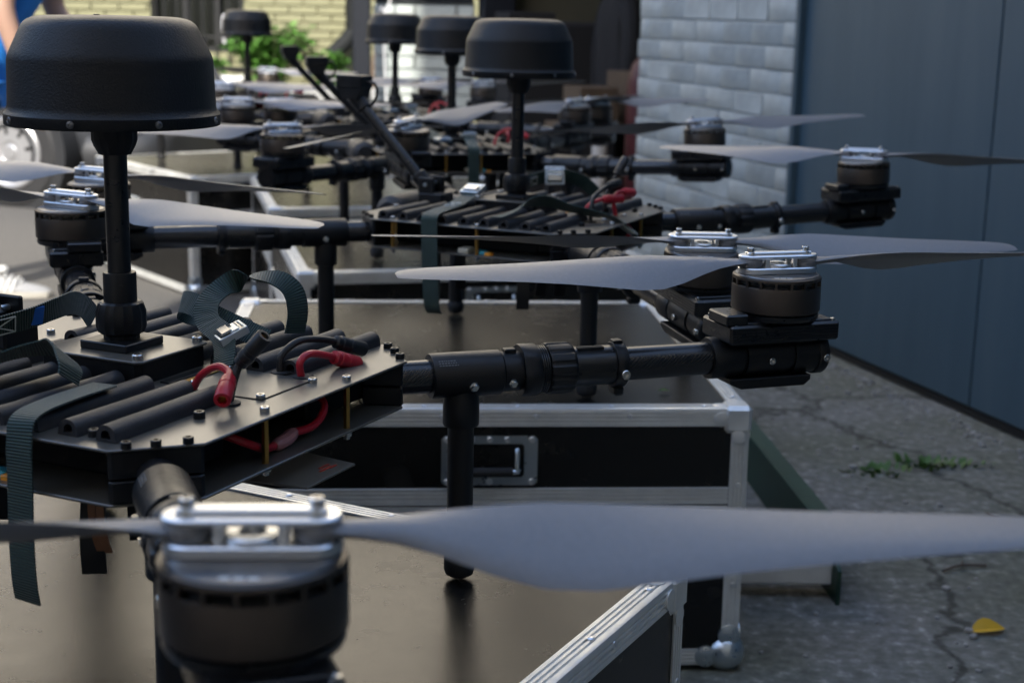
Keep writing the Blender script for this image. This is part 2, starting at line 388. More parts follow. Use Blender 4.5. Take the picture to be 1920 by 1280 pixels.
# coat on a hook
ct = empty('hanging_coat'); ct.matrix_world = GM @ TR(3.62, -.60, .06)
m = M(); pr = []
for z, rx, ry in ((.62, .20, .10), (.8, .20, .11), (1.0, .18, .11), (1.12, .20, .10), (1.2, .13, .07), (1.25, .04, .03)): pr.append((z, rx, ry))
vs = []; fs = []
for i, (z, rx, ry) in enumerate(pr):
    for k in range(20):
        a = k / 20 * 2 * math.pi; q = 1 + .10 * math.sin(5 * a + i * .6); vs.append((rx * q * math.cos(a), ry * q * math.sin(a), z))
for i in range(len(pr) - 1):
    for k in range(20): fs.append([i * 20 + k, i * 20 + (k + 1) % 20, i * 20 + 20 + (k + 1) % 20, i * 20 + 20 + k])
fs += [list(range(20)), list(range(100, 120))]; m.add(vs, fs); ob('coat_body', m, 'dark_cloth', ct)
for sx in (-1, 1):
    m = M(); m.tube(spline([(sx * .15, 0, 1.15), (sx * .23, .01, 1.0), (sx * .25, .02, .8), (sx * .245, .02, .62)], 4), [.06] * 4 + [.055] * 4 + [.05] * 5, 10); ob('sleeve', m, 'dark_cloth', ct)
m = M(); m.tube(spline([(0, 0, 1.24), (0, 0, 1.3), (.02, 0, 1.33), (0, -.02, 1.36), (0, 0, 2.3)], 4), .004, 6); ob('hanger_cord', m, 'steel', ct)
tag(ct, 'black coat hanging in the garage bay beside the white brick pillar', 'coat')
# red gas bottle
gb = empty('gas_cylinder'); gb.matrix_world = GM @ TR(2.74, -.44, 0)
m = M(); m.lathe([(.0, .0), (.10, 0), (.115, .03), (.115, .80), (.09, .90), (.045, .95), (.035, .99), (0, .99)], 24); ob('bottle', m, 'red_paint', gb)
m = M(); m.lathe([(0, .985), (.022, .985), (.022, 1.03), (.03, 1.035), (.03, 1.055), (0, 1.055)], 14); m.cyl((0, 0, 1.01), (.06, 0, 1.01), .012, 10); ob('valve', m, 'brass', gb)
tag(gb, 'dark red gas cylinder standing behind the white brick pillar', 'gas cylinder')
m = M(); m.lathe([(0, 0), (.035, 0), (.04, .005), (.04, .55), (.036, .56), (.03, .55), (.03, .02), (0, .02)], 16)
tag(ob('paper_tube', m, 'plaster_shade', None, GM @ TR(2.80, -.20, 0)), 'pale grey cardboard tube upright beside the garage shelf', 'tube')
# ---- pale tile-brick annex facing the camera, dark window over it
an = empty('annex_wall', (-.59, 9.52, 0)); tag(an, 'pale green white brick annex wall with a dark window band above', 'wall')
m = M(); m.box((0, .13, .6), (.62, .2, 1.2)); m.box((0, .13, 2.2), (.62, .2, .5)); ob('backing', m, 'mortar_tile', an)
m = M(); m.box((0, 0, 0), (.248, .05, .071), .004); tb = m.build('brick'); tb.materials.append(MT['tile_brick'])
m = M(); m.box((0, 0, 0), (.12, .05, .071), .004); tb2 = m.build('brick'); tb2.materials.append(MT['tile_brick'])
for row in range(15):
    z = .04 + row * .079; x = -.31 - (.13 if row % 2 else 0)
    while x < .30:
        a, e = max(x, -.31), min(x + .248, .31)
        if e - a > .2: ob('brick', tb, None, an, TR((a + e) / 2, .012 + random.uniform(-.002, .002), z))
        elif e - a > .06: ob('brick', tb2, None, an, TR((a + e) / 2, .012, z) @ Matrix.Diagonal(((e - a) / .12, 1, 1, 1)))
        x += .26
m = M(); m.box((0, .06, 1.58), (.6, .04, .74)); ob('window_pane', m, 'window_dark', an)
m = M(); m.box((0, .03, 1.215), (.62, .06, .03), .004); m.box((0, .03, 1.94), (.62, .06, .03), .004); m.box((-.29, .03, 1.58), (.03, .06, .70), .004); m.box((.29, .03, 1.58), (.03, .06, .70), .004); ob('window_frame', m, 'dark_steel', an)
# steel post and canopy
po = empty('steel_post', (-.945, 9.2, 0)); tag(po, 'dark blue steel canopy post beside the pale annex wall', 'post')
m = M(); m.box((0, 0, 1.2), (.10, .10, 2.4), .004); ob('shaft', m, 'dark_steel', po)
m = M(); m.box((0, 0, .006), (.2, .2, .012), .002); ob('base_plate', m, 'dark_steel', po)
for sx in (-.07, .07):
    for sy in (-.07, .07):
        m = M(); m.lathe([(.009, .012), (.009, .022), (0, .022)], 6, TR(sx, sy, 0)); ob('bolt', m, 'steel', po)
m = M(); m.tube(spline([(-.80, 9.45, 1.75), (-.78, 9.42, 1.3), (-.83, 9.40, 1.12), (-.87, 9.40, 1.10), (-.84, 9.40, 1.16), (-.80, 9.41, 1.05), (-.83, 9.42, .98), (-.82, 9.44, .60), (-.80, 9.45, .2), (-.74, 9.40, .012), (-.6, 9.3, .012)], 6), .006, 6)
tag(ob('hanging_cable', m, 'cable_white'), 'thin pale cable looping down the annex wall beside the post', 'cable')
# ---- yellow brick house
ho = empty('brick_house', (-4.5, 14.0, 0)); tag(ho, 'yellow brick house with a dark barred window at the back of the yard', 'house')
m = M()
for x0, x1, z0, z1 in ((-13, -3.37, 0, 3.4), (-2.53, 14.0, 0, 3.4), (-3.37, -2.53, 0, .74), (-3.37, -2.53, 2.3, 3.4)):
    m.box(((x0 + x1) / 2 + 4.5, .16, (z0 + z1) / 2), (x1 - x0, .3, z1 - z0))
wl_ = ob('wall', m, 'facade_brick', ho)
ob('reflector_storey', M().box((5.0, .16, 7.8), (27, .3, 8.8)), 'beige_plaster', ho)  # unseen upper wall, made tall and pale for warm reflections on the tops
m = M(); m.box((5.0, 2.5, 12.26), (27.6, 5.6, .12)); ob('roof', m, 'dark_steel', ho)
ym = []
for k in range(3):
    m = M(); m.box((0, 0, 0), (.248, .04, .064), .004); me = m.build('brick')
    me.materials.append(MT['yellow_brick']); ym.append(me)
m = M(); m.box((0, 0, 0), (.12, .04, .064), .004); yh = m.build('brick'); yh.materials.append(MT['yellow_brick'])
for row in range(13):
    z = .46 + row * .075; x = -5.35 - (.13 if row % 2 else 0)
    while x < -1.0:
        spans = [(x, x + .248)]
        if z > .70: spans = [(x, min(x + .248, -3.37)), (max(x, -2.53), x + .248)]
        for a, e in spans:
            if e - a > .2: ob('brick', random.choice(ym), None, ho, TR((a + e) / 2 + 4.5, random.uniform(-.004, .003), z))
            elif e - a > .06: ob('brick', yh, None, ho, TR((a + e) / 2 + 4.5, 0, z) @ Matrix.Diagonal(((e - a) / .12, 1, 1, 1)))
        x += .26
wi = ob('window', M().box((1.55, .12, 1.52), (.86, .04, 1.56)), 'window_dark', ho)
m = M()
for x in (1.14, 1.42, 1.72, 1.96): m.box((x, .08, 1.52), (.05, .06, 1.56), .005)
m.box((1.55, .08, 1.5), (.84, .05, .06), .005); m.box((1.55, .06, .76), (.84, .1, .05), .005); ob('frame', m, 'bar_black', wi)
m = M(); m.box((1.22, .09, 1.75), (.14, .012, .5)); ob('pane', m, 'plaster_shade', wi)
gr = ob('window_grille', M().box((1.55, -.07, .88), (.86, .012, .02)).box((1.55, -.07, 1.9), (.86, .012, .02)), 'bar_black', ho)
for k in range(8):
    m = M(); m.cyl((1.14 + k * .117, -.07, .62), (1.14 + k * .117, -.07, 2.25), .009, 8); ob('bar', m, 'bar_black', gr)
m = M(); m.tube(spline([(1.80, -.05, .82), (1.795, -.07, .95), (1.80, -.06, 1.06), (1.83, -.06, 1.07)], 5), .014, 8); ob('handle', m, 'cable_white', wi)
# downpipe
dp = empty('downpipe', (-1.50, 13.86, 0)); tag(dp, 'black rainwater downpipe with angled outlet on the yellow brick wall', 'pipe')
m = M(); m.tube(spline([(0, 0, 8.8), (0, 0, 4), (0, 0, 1.05), (-.01, -.005, .95), (-.07, -.05, .86), (-.19, -.10, .74)], 6), .075, 18, caps=False); m.lathe([(0.001, 0), (.074, 0)], 18, TR(-.18, -.095, .75) @ (Vector((-.12, -.05, -.12)).to_track_quat('Z', 'Y').to_matrix().to_4x4()))
ob('pipe', m, 'pipe_dark', dp)
for z in (1.5, 3.0, 5.0):
    m = M(); m.lathe([(.076, z), (.084, z), (.084, z + .04), (.076, z + .04)], 18); m.box((0, .1, z + .02), (.04, .12, .03)); ob('bracket', m, 'pipe_dark', dp)
# leaning boards by the post
for i, (x0, x1, y) in enumerate(((-1.32, -1.08, 13.6), (-1.40, -1.18, 13.5))):
    m = M(); d = Vector((x1 - x0, 13.93 - y, 1.15)); T = TR(x0, y, .03) @ d.to_track_quat('Z', 'Y').to_matrix().to_4x4()
    m.box((0, 0, d.length / 2), (.12, .025, d.length), .002, T)
    tag(ob('wooden_board', m, 'cardboard'), ('short' if i else 'long') + ' brown wooden board leaning on the wall beside the downpipe', 'board')
# ---- raised bed with shrub
bed = empty('raised_bed', (-2.5, 13.1, 0)); tag(bed, 'low grey concrete raised bed under the barred window', 'planter')
m = M(); m.box((0, -.38, .25), (3.0, .14, .5), .012); m.box((-1.43, 0, .25), (.14, .62, .5), .012); m.box((1.43, 0, .25), (.14, .62, .5), .012); ob('kerb', m, 'stone_grey', bed)
m = M(); m.box((0, .05, .23), (2.72, .70, .44)); ob('soil', m, 'twig', bed)
def leafy(name, loc, rx, rz, n, lab, seed, size=.07):
    rnd = random.Random(seed); t = empty(name, loc); tag(t, lab, 'plant')
    st = M(); lf = M()
    for s_ in range(n):
        a = rnd.uniform(0, 2 * math.pi); q = rnd.uniform(.2, 1); h = rz * rnd.uniform(.55, 1.0)
        tip = Vector((rx * q * math.cos(a), .6 * rx * q * math.sin(a), h)); mid = tip * .5 + Vector((0, 0, .14 * h))
        pth = spline([(0.02 * math.cos(a), .02 * math.sin(a), -.02), mid, tip], 5); st.tube(pth, .004, 5)
        for k, p in enumerate(pth[2:]):
            for j in range(4):
                b_ = rnd.uniform(0, 2 * math.pi); L = size * rnd.uniform(.6, 1.25); d = Vector((math.cos(b_), math.sin(b_), rnd.uniform(-.6, .45))).normalized()
                sd = d.cross(Vector((0, 0, 1))).normalized() * L * .26; u_ = Vector((0, 0, .12 * L)); q0 = Vector(p)
                lf.add([q0, q0 + d * L * .45 + sd + u_, q0 + d * L, q0 + d * L * .45 - sd + u_, q0 + d * L * .5], [(0, 1, 4), (1, 2, 4), (2, 3, 4), (3, 0, 4)])
    ob('stems', st, 'stem', t); ob('foliage', lf.build('foliage', recalc=False), 'plant_leaf', t); return t
leafy('leafy_shrub', (-2.12, 13.05, .45), .42, .56, 60, 'bright green leafy shrub in the raised bed behind the drones', 3, .10)
leafy('leafy_shrub', (-2.72, 13.0, .45), .28, .26, 30, 'low green shrub in the raised bed below the barred window', 5, .09)
leafy('leafy_shrub', (-1.62, 13.0, .45), .22, .34, 24, 'small green shrub in the raised bed nearest the downpipe', 9, .09)
# ---- unseen block added behind the camera to keep the drones in shade
ab = empty('unseen_shade_block', (3.3, -5.4, 0)); tag(ab, 'tall plain unseen block added behind the camera to shade the yard', 'building')
m = M(); m.box((0, 0, 6.0), (12.4, 6.4, 12.0)); ob('wall', m, 'plaster_shade', ab)
m = M(); m.box((-9.4, -.1, 3.1), (6.36, 6.2, 6.2)); ob('low_shade_wing', m, 'plaster_shade', ab)  # added lower block that trims the sun on the left of the yard
m = M(); m.box((0, 0, 12.1), (12.8, 6.8, .2)); ob('roof', m, 'dark_steel', ab)
for fl in range(4):
    for k in range(5):
        wn_ = ob('window', M().box((-4.8 + k * 2.4, 3.2, 1.9 + fl * 2.8), (1.3, .06, 1.5), .01), 'shoe_white', ab)
        ob('pane', M().box((-4.8 + k * 2.4, 3.225, 1.9 + fl * 2.8), (1.1, .04, 1.3)), 'glass_dark', wn_)
# ---- dark unseen wall added on the left to cut sky light on the domes
bw = empty('sky_block_wall', (-7.0, 4.0, 0)); tag(bw, 'dark unseen wall added to block sky light from the left', 'wall')
ob('wall', M().box((0, 0, 1.5), (.4, 17, 3.0)), 'twig', bw); ob('coping', M().box((0, 0, 3.05), (.5, 17.1, .1), .01), 'stone_grey', bw)
# ---- small things on the concrete by the gate
def tuft(loc, n, h, lab, seed):
    rnd = random.Random(seed); mm = M()
    for k in range(n):
        a = rnd.uniform(0, 6.28); r0 = rnd.uniform(0, .05); L = h * rnd.uniform(.4, 1); x, y = r0 * math.cos(a) * 2.0, r0 * math.sin(a)
        d = Vector((math.cos(a) * .6, math.sin(a) * .6, 1)).normalized(); sd = Vector((-math.sin(a), math.cos(a), 0)) * .006
        p = Vector((x, y, 0)); mm.add([p - sd, p + sd, p + d * L * .6 + sd * .9, p + d * L + Vector((math.cos(a), math.sin(a), -.3)) * L * .25, p + d * L * .6 - sd * .9], [(0, 1, 2, 4), (4, 2, 3)])
    tag(ob('weed_tuft', mm.build('weed_tuft', recalc=False), 'leaf_green', None, TR(*loc)), lab, 'weeds', kind='stuff')
tuft((.96, 3.72, 0), 50, .024, 'small green weed tuft growing from the concrete crack', 1)
tuft((1.10, 3.78, 0), 60, .032, 'larger green weed tuft growing in the concrete crack', 2)
tuft((1.20, 3.80, 0), 24, .024, 'sparse weed tuft at the gate end of the concrete crack', 4)
m = M(); vs = []; fs = []
for i in range(7):
    for j in (-1, 0, 1):
        t = i / 6; wv_ = .020 * math.sin(math.pi * min(1, t * 1.02)) ** .8; vs.append((t * .075 - .037, j * wv_, .004 + .004 * math.sin(t * 3) + (.014 if j > 0 else .003 if j else 0) * math.sin(math.pi * t)))
for i in range(6):
    for j in range(2): fs.append([i * 3 + j, i * 3 + j + 1, i * 3 + 4 + j, i * 3 + 3 + j])
m.add(vs, fs); tag(ob('fallen_leaf', m.build('fallen_leaf', recalc=False), 'leaf_yellow', None, TR(.93, 2.69, 0) @ RZ(.25)), 'single curled yellow leaf lying on the grey concrete', 'leaf')
m = M(); rnd = random.Random(11)
for k in range(900):
    y = rnd.uniform(1.9, 5.2); x = rnd.uniform(.45, 1.9) if k < 380 else 1.075 - (y - 5.133) * .3086 - .03 - abs(rnd.gauss(0, .05)); s_ = rnd.choice((.003, .004, .005, .007)) * rnd.uniform(.6, 1.3)
    m.box((0, 0, s_ * .4), (2 * s_, 1.5 * s_, s_), s_ * .3, TR(x, y, 0) @ RZ(rnd.uniform(0, 3)))
tag(ob('grit', m, 'pebble'), 'loose grit and crumbs of concrete scattered by the gate', 'grit', kind='stuff')
for i, (x, y, a, L, lab) in enumerate(((.98, 3.02, .4, .11, 'thin brown twig on the concrete near the yellow leaf'), (1.16, 3.35, 2.2, .08, 'short brown twig on the concrete nearer the weeds'))):
    m = M(); m.tube(spline([(-L / 2, 0, .006), (0, .01, .008), (L / 2, -.005, .006)], 4), .003, 6); m.tube([(0, .01, .008), (L * .2, .03, .007)], .002, 5)
    tag(ob('twig', m, 'twig', None, TR(x, y, 0) @ RZ(a)), lab, 'twig')
# ---- green steel rail with pale cross beam lying by the second case
rp = empty('green_loading_ramp', (.66, 3.35, 0)); tag(rp, 'dark green steel loading ramp rail with a pale cross beam beside flight case', 'ramp')
def chan(m, A, B, hgt, wd):
    A = Vector(A); B = Vector(B); d = B - A; L = d.length; T = TR(*A) @ RZ(math.atan2(d.y, d.x))
    m.prism([(0, 0), (L, 0), (L, hgt), (.06, hgt), (0, hgt * .6)], -.004, .004, T @ RX(R(90)))
    m.box((L / 2 + .03, wd / 2 - .004, hgt - .003), (L - .06, wd, .008), .001, T)
m = M(); chan(m, (.005, -.54, 0), (-.10, .95, .0), .120, -.035); ob('side_rail', m, 'green_steel', rp)
m = M(); m.box((-.10, -.47, .066), (.20, .07, .075), .004); ob('cross_beam', m, 'white_beam', rp)
m = M(); m.box((-.13, .7, .066), (.10, .07, .075), .004); ob('cross_beam', m, 'white_beam', rp)
# ================================================================== FLIGHT CASES
CH = .478                                    # case height; top panel at z = CH + .011
CZ = .011
def extrude_profile(m, prof, L, closed=True):
    n = len(prof); vs = [(-L / 2, y, z) for y, z in prof] + [(L / 2, y, z) for y, z in prof]
    fs = [[i, (i + 1) % n, n + (i + 1) % n, n + i] for i in range(n)] + [list(range(n)), list(range(n, 2 * n))]
    return m.add(vs, fs)
def trim_profile():
    W_ = .032; g_ = .0030; out = []
    top = [(W_, -.0005), (W_, 0)]
    for c in (.025, .018, .011): top += [(c + .0018, 0), (c + .0012, -g_), (c - .0012, -g_), (c - .0018, 0)]
    top += [(.004, 0), (.001, -.001), (0, -.004)]
    side = []
    for c in (.011, .018, .025): side += [(0, -c + .0018), (g_, -c + .0012), (g_, -c - .0012), (0, -c - .0018)]
    side += [(0, -W_), (.0005, -W_)]
    return top + side + [(.0025, -W_), (.0025, -.0025), (W_, -.0025)]
def band_profile():
    h = .060; g_ = .0028; p = [(.003, -h / 2), (0, -h / 2 + .001)]
    for c in (-.021, -.013, -.002, .009, .017, .024): p += [(0, c - .0018), (g_ if abs(c + .002) > .001 else .0045, c - .0012), (g_ if abs(c + .002) > .001 else .0045, c + .0012), (0, c + .0018)]
    return p + [(0, h / 2 - .001), (.003, h / 2), (.006, h / 2), (.006, -h / 2)]
def mk(name, m, matn, **k):
    me = m.build(name, **k); me.materials.append(MT[matn]); return me
RIV = mk('rivet', M().lathe([(.0048, 0), (.0046, .0014), (.003, .0024), (.0014, .0022), (0, .0014)], 12), 'machined_aluminium')
m = M(); m.box((.0215, .0215, -.0215), (.049, .049, .049), .007)
for T in (Matrix.Identity(4),): 
    m.lathe([(0.013, 0), (.013, .0035), (.011, .0042), (0, .0042)], 14, TR(.052, .020, -.003)); m.lathe([(0.013, 0), (.013, .0035), (.011, .0042), (0, .0042)], 14, TR(.020, .052, -.003))
    m.lathe([(0.013, 0), (.013, .0035), (.011, .0042), (0, .0042)], 14, TR(.052, .002, -.020) @ RX(R(90))); m.lathe([(0.013, 0), (.013, .0035), (.011, .0042), (0, .0042)], 14, TR(.002, .052, -.020) @ RY(R(-90)))
    m.lathe([(0.013, 0), (.013, .0035), (.011, .0042), (0, .0042)], 14, TR(.020, .002, -.052) @ RX(R(90))); m.lathe([(0.013, 0), (.013, .0035), (.011, .0042), (0, .0042)], 14, TR(.002, .020, -.052) @ RY(R(-90)))
CORN = mk('corner_guard', m, 'alu_trim')
m = M(); n_ = 8
m.lathe([(0, -.036)] + [(.036 * math.cos(a), .036 * math.sin(a)) for a in [R(-70 + 20 * k) for k in range(8)]] + [(0, .036)], 20, TR(.020, .020, -.020))
for T in (TR(.058, .004, -.018) @ RX(R(90)), TR(.018, .004, -.058) @ RX(R(90)), TR(.004, .058, -.018) @ RY(R(-90)), TR(.004, .018, -.058) @ RY(R(-90))): m.lathe([(.020, 0), (.020, .006), (.018, .0072), (0, .0072)], 16, T)
BALL = mk('ball_corner', m, 'zinc')
def handle(parent, T):
    m = M(); o_ = [(-.083, -.038), (-.077, -.044), (.077, -.044), (.083, -.038), (.083, .038), (.077, .044), (-.077, .044), (-.083, .038)]
    i_ = [(-.060, -.026), (-.056, -.030), (.056, -.030), (.060, -.026), (.060, .026), (.056, .030), (-.056, .030), (-.060, .026)]
    vs = [(*p, 0) for p in o_] + [(*p, .003) for p in o_] + [(*p, .003) for p in i_] + [(*p, -.016) for p in i_]; fs = []
    for a in range(3):
        for k in range(8): j = (k + 1) % 8; fs.append([a * 8 + k, a * 8 + j, a * 8 + 8 + j, a * 8 + 8 + k])
    fs.append(list(range(24, 32))); m.add(vs, fs); h = ob('handle', m.build('handle'), 'zinc', parent, T)
    m = M(); m.tube(spline([(-.048, .020, .001), (-.048, .012, .006), (-.047, -.012, .010), (-.044, -.018, .010), (.044, -.018, .010), (.047, -.012, .010), (.048, .012, .006), (.048, .020, .001)], 4), .0042, 8)
    ob('handle_bail', m, 'zinc', h)
    m = M(); m.tube([(-.040, -.018, .010), (.040, -.018, .010)], .008, 10); ob('grip', m, 'rubber', h)
    for x in (-.073, -.03, .0, .03, .073): ob('rivet', RIV, None, h, TR(x, .0375, .003) @ Matrix.Scale(1.3, 4))
    for x in (-.073, 0, .073): ob('rivet', RIV, None, h, TR(x, -.0375, .003) @ Matrix.Scale(1.3, 4))
    for x in (-.025, .0, .025): ob('rivet', RIV, None, h, TR(x, .006, -.0155) @ Matrix.Scale(1.5, 4))
def flight_case(loc, yaw, W_, D_, label, seam=.305, handles=('front',)):
    c = empty('flight_case', (loc[0], loc[1], CZ), R(yaw)); tag(c, label, 'flight case', 'black flight cases carrying the drones')
    hw, hd = W_ / 2, D_ / 2; e = .0028
    def pn(name, ctr, dim): return ob(name, M().box(ctr, dim), 'case_laminate', c)
    pn('top_panel', (0, 0, CH - .006), (W_ - .02, D_ - .02, .0065))
    pn('bottom_panel', (0, 0, .006), (W_ - .02, D_ - .02, .007))
    pn('front_panel', (0, -hd + .006, CH / 2), (W_ - .02, .006, CH - .02)); pn('back_panel', (0, hd - .006, CH / 2), (W_ - .02, .006, CH - .02))
    pn('side_panel', (-hw + .006, 0, CH / 2), (.006, D_ - .02, CH - .02)); pn('side_panel', (hw - .006, 0, CH / 2), (.006, D_ - .02, CH - .02))
    tx = M(); extrude_profile(tx, trim_profile(), W_ - .03); tx = mk('edge_trim', tx, 'alu_trim', angle=25)
    ty = M(); extrude_profile(ty, trim_profile(), D_ - .03); ty = mk('edge_trim', ty, 'alu_trim', angle=25)
    tz = M(); extrude_profile(tz, trim_profile(), CH - .03); tz = mk('edge_trim', tz, 'alu_trim', angle=25)
    bx = mk('lid_seam_band', extrude_profile(M(), band_profile(), W_ - .066), 'alu_trim', angle=25); by = mk('lid_seam_band', extrude_profile(M(), band_profile(), D_ - .066), 'alu_trim', angle=25)
    for q in range(4):
        F = RZ(q * math.pi / 2); L, off = (W_, hd) if q % 2 == 0 else (D_, hw); msh = tx if q % 2 == 0 else ty
        t = ob('edge_trim', msh, None, c, F @ TR(0, -off, CH)); ob('edge_trim', msh, None, c, F @ TR(0, -off, 0) @ RX(R(90)))
        nr = 6
        for k in range(nr):
            x = (k - (nr - 1) / 2) * (L - .16) / (nr - 1)
            ob('rivet', RIV, None, t, TR(x, .0155, 0)); ob('rivet', RIV, None, t, TR(x + .03, 0, -.0145) @ RX(R(90)))
        bb = ob('lid_seam_band', bx if q % 2 == 0 else by, None, c, F @ TR(0, -off - .0005, seam))
        lo = ((-hw, -hd), (hw, -hd), (hw, hd), (-hw, hd))[q]
        vt = ob('edge_trim', tz, None, c, TR(lo[0], lo[1], CH / 2) @ F @ RY(R(-90)))
        for z in (-.19, -.085, .03, .10, .19): ob('rivet', RIV, None, vt, TR(z, 0, -.016) @ RX(R(90))); ob('rivet', RIV, None, vt, TR(z, .016, 0))
        cg = ob('corner_guard', CORN, None, c, TR(lo[0], lo[1], CH) @ F @ TR(-.0005, -.0005, .0005))
        ob('ball_corner', BALL, None, c, TR(lo[0], lo[1], 0) @ F @ RX(R(90)) @ RY(0) @ TR(0, 0, 0) if False else TR(lo[0], lo[1], 0) @ F @ Matrix(((0, 1, 0, 0), (1, 0, 0, 0), (0, 0, -1, 0), (0, 0, 0, 1))))
    for q in handles:
        if q == 'front': handle(c, TR(.032, -hd + .0029, .385) @ RX(R(90)))
        if q == 'left': handle(c, TR(-hw + .0029, .12, .30) @ RZ(R(-90)) @ RX(R(90)))
    return c
flight_case((-.452, 1.514), -27.7, 1.0, .98, 'black flight case with aluminium edges under the drone with bent red leads')
flight_case((-.105, 2.945), 4.5, .97, .98, 'black flight case with recessed front handle beside the green ramp')
flight_case((-.19, 4.35), 13.5, .98, .98, 'black flight case under the third drone, behind the case with front handle')
flight_case((-.47, 5.58), 13.5, .97, .96, 'black flight case standing between the third and the farthest case')
flight_case((-1.19, 6.57), 37, .98, .98, 'black flight case with side handle farthest towards the yellow house', handles=('left',))
TOPZ = CZ + CH + .0005
# ================================================================== DRONES
ZA = .249; ZP = .279; ZB = .224; HINGE = .465
def scallop(n, d): return lambda a, z: 1 - d * (1 if math.sin(n * a) > .35 else 0)
DM = {}
def dm(key, m, matn, **k): DM[key] = mk(key.split('/')[-1], m, matn, **k)
# plates
OC = [(.245, -.185), (.245, .185), (.185, .245), (-.185, .245), (-.245, .185), (-.245, -.185), (-.185, -.245), (.185, -.245)]
dm('top_plate', M().prism(OC, ZP - .003, ZP, b=.0008), 'plate_composite')
dm('bottom_plate', M().prism([(x * .985, y * .985) for x, y in OC], ZB, ZB + .003, b=.0008), 'plate_composite')
m = M(); m.box((-.02, 0, (ZP + ZB) / 2), (.30, .36, .046), .004); m.box((.16, -.13, .246), (.06, .1, .03), .004); m.box((.17, .12, .246), (.05, .12, .03), .004); dm('battery_core', m, 'dark_void')
m = M(); m.prism([(.20, .165), (.24, .18), (.24, .185), (.185, .24), (.18, .24), (.165, .20)], ZB + .0035, ZA - .001, b=.001); m.prism([(.20, .165), (.24, .18), (.24, .185), (.185, .24), (.18, .24), (.165, .20)], ZA + .001, ZP - .0035, b=.001); dm('arm_clamp', m, 'black_plastic')
dm('standoff', M().lathe([(.0038, ZB + .003), (.0038, ZP - .003)], 6), 'brass')
dm('bolt_steel', M().lathe([(.0058, 0), (.0058, .0052), (.0050, .0062), (.0028, .0062), (.0028, .003), (0, .003)], 14), 'steel')
dm('bolt_black', M().lathe([(.0058, 0), (.0058, .0062), (.0050, .0070), (.0028, .0070), (.0028, .003), (0, .003)], 14), 'black_screw')
dm('nut', M().lathe([(.0062, 0), (.0062, .005), (.004, .006), (.004, .009), (0, .009)], 6), 'steel')
def dstrip(L):
    m = M(); o_ = [(-.0115, 0)] + [(.0105 * math.cos(a), .006 + .0095 * math.sin(a)) for a in [R(180 - 20 * k) for k in range(10)]] + [(.0115, 0)]
    i_ = [(-.005, .003)] + [(.005 * math.cos(a), .0065 + .0048 * math.sin(a)) for a in [R(180 - 20 * k) for k in range(10)]] + [(.005, .003)]
    n = len(o_); nseg = 6; vs = []
    for y in [-L / 2 + L * k / nseg for k in range(nseg + 1)]:
        dx = random.uniform(-.0012, .0012); dz = random.uniform(0, .0006)
        vs += [(x + dx, y, z + dz) for x, z in o_]
    for y in (-L / 2, L / 2): vs += [(x, y, z) for x, z in i_]
    dep = L * .2
    for y in (-L / 2 + dep, L / 2 - dep): vs += [(x * .9, y, z) for x, z in i_]
    fs = []
    for s_ in range(nseg):
        for k in range(n): j = (k + 1) % n; fs.append([s_ * n + k, s_ * n + j, (s_ + 1) * n + j, (s_ + 1) * n + k])
    b0 = (nseg + 1) * n
    for e_, row in ((0, 0), (1, nseg * n)):
        for k in range(n):
            j = (k + 1) % n; a0 = b0 + e_ * n; d0 = b0 + 2 * n + e_ * n
            fs.append([row + k, row + j, a0 + j, a0 + k]); fs.append([a0 + k, a0 + j, d0 + j, d0 + k])
        fs.append([b0 + 2 * n + e_ * n + k for k in range(n)])
    return m.add(vs, fs)
for k in range(3): dm('foam_strip%d' % k, dstrip(.170), 'foam_rubber')
for k in range(3): DM['foam_strip%d' % k].name = 'foam_strip'
dm('foam_short', dstrip(.085), 'foam_rubber')
# mast box, plinth, mast
m = M(); m.prism([(-.062, -.052), (.058, -.052), (.064, -.046), (.064, .056), (.058, .062), (-.062, .062), (-.068, .056), (-.068, -.046)], ZP, .302, b=.001); dm('mast_box', m, 'black_plastic')
m = M(); m.prism([(-.065, -.055), (.061, -.055), (.067, -.049), (.067, .059), (.061, .065), (-.065, .065), (-.071, .059), (-.071, -.049)], .302, .305, b=.0008); dm('mast_box_lid', m, 'plate_composite')
m = M(); m.box((0, 0, .3095), (.062, .062, .009), .0012); dm('mast_plinth', m, 'black_plastic')
m = M(); m.lathe([(.019, .313), (.019, .318), (.0245, .321), (.0265, .327), (.0265, .343), (.0235, .352), (.021, .354), (0, .354)], 48, rad=scallop(8, .055)); dm('mast_nut', m, 'black_plastic', angle=25)
m = M(); m.lathe([(.0175, .350), (.0175, .383), (.0168, .385), (.0125, .385)], 24); m.cyl((.012, -.0125, .372), (.0128, -.0135, .372), .002, 8); dm('mast_coupling', m, 'black_plastic')
dm('mast', M().lathe([(.0122, .384), (.0122, .53)], 24), 'black_anodised')
m = M(); m.lathe([(.0125, .509), (.0165, .509), (.0215, .518), (.0235, .524), (.0235, .538), (.015, .5405)], 48, rad=scallop(8, .05)); dm('radome_nut', m, 'black_plastic', angle=25)
dm('radome', M().lathe([(0, .6495), (.030, .6500), (.060, .6494), (.070, .6486), (.0765, .6473), (.0812, .6454), (.0848, .6428), (.0876, .6394), (.0898, .6352), (.0995, .6150), (.1012, .6112), (.1022, .6080), (.1028, .6045), (.1045, .560), (.1054, .5556), (.1078, .5528), (.1088, .5515), (.1088, .5412), (.1082, .5402), (.098, .5402), (.095, .5425), (0, .5425)], 128), 'radome_plastic', angle=32)
dm('radome_screw', M().lathe([(.0038, 0), (.0036, .0014), (.0018, .0020), (.0013, .0008), (0, .0008)], 12), 'satin_grey')
dm('radome_button', M().lathe([(.0035, 0), (.003, .0015), (0, .0018)], 10), 'black_screw')
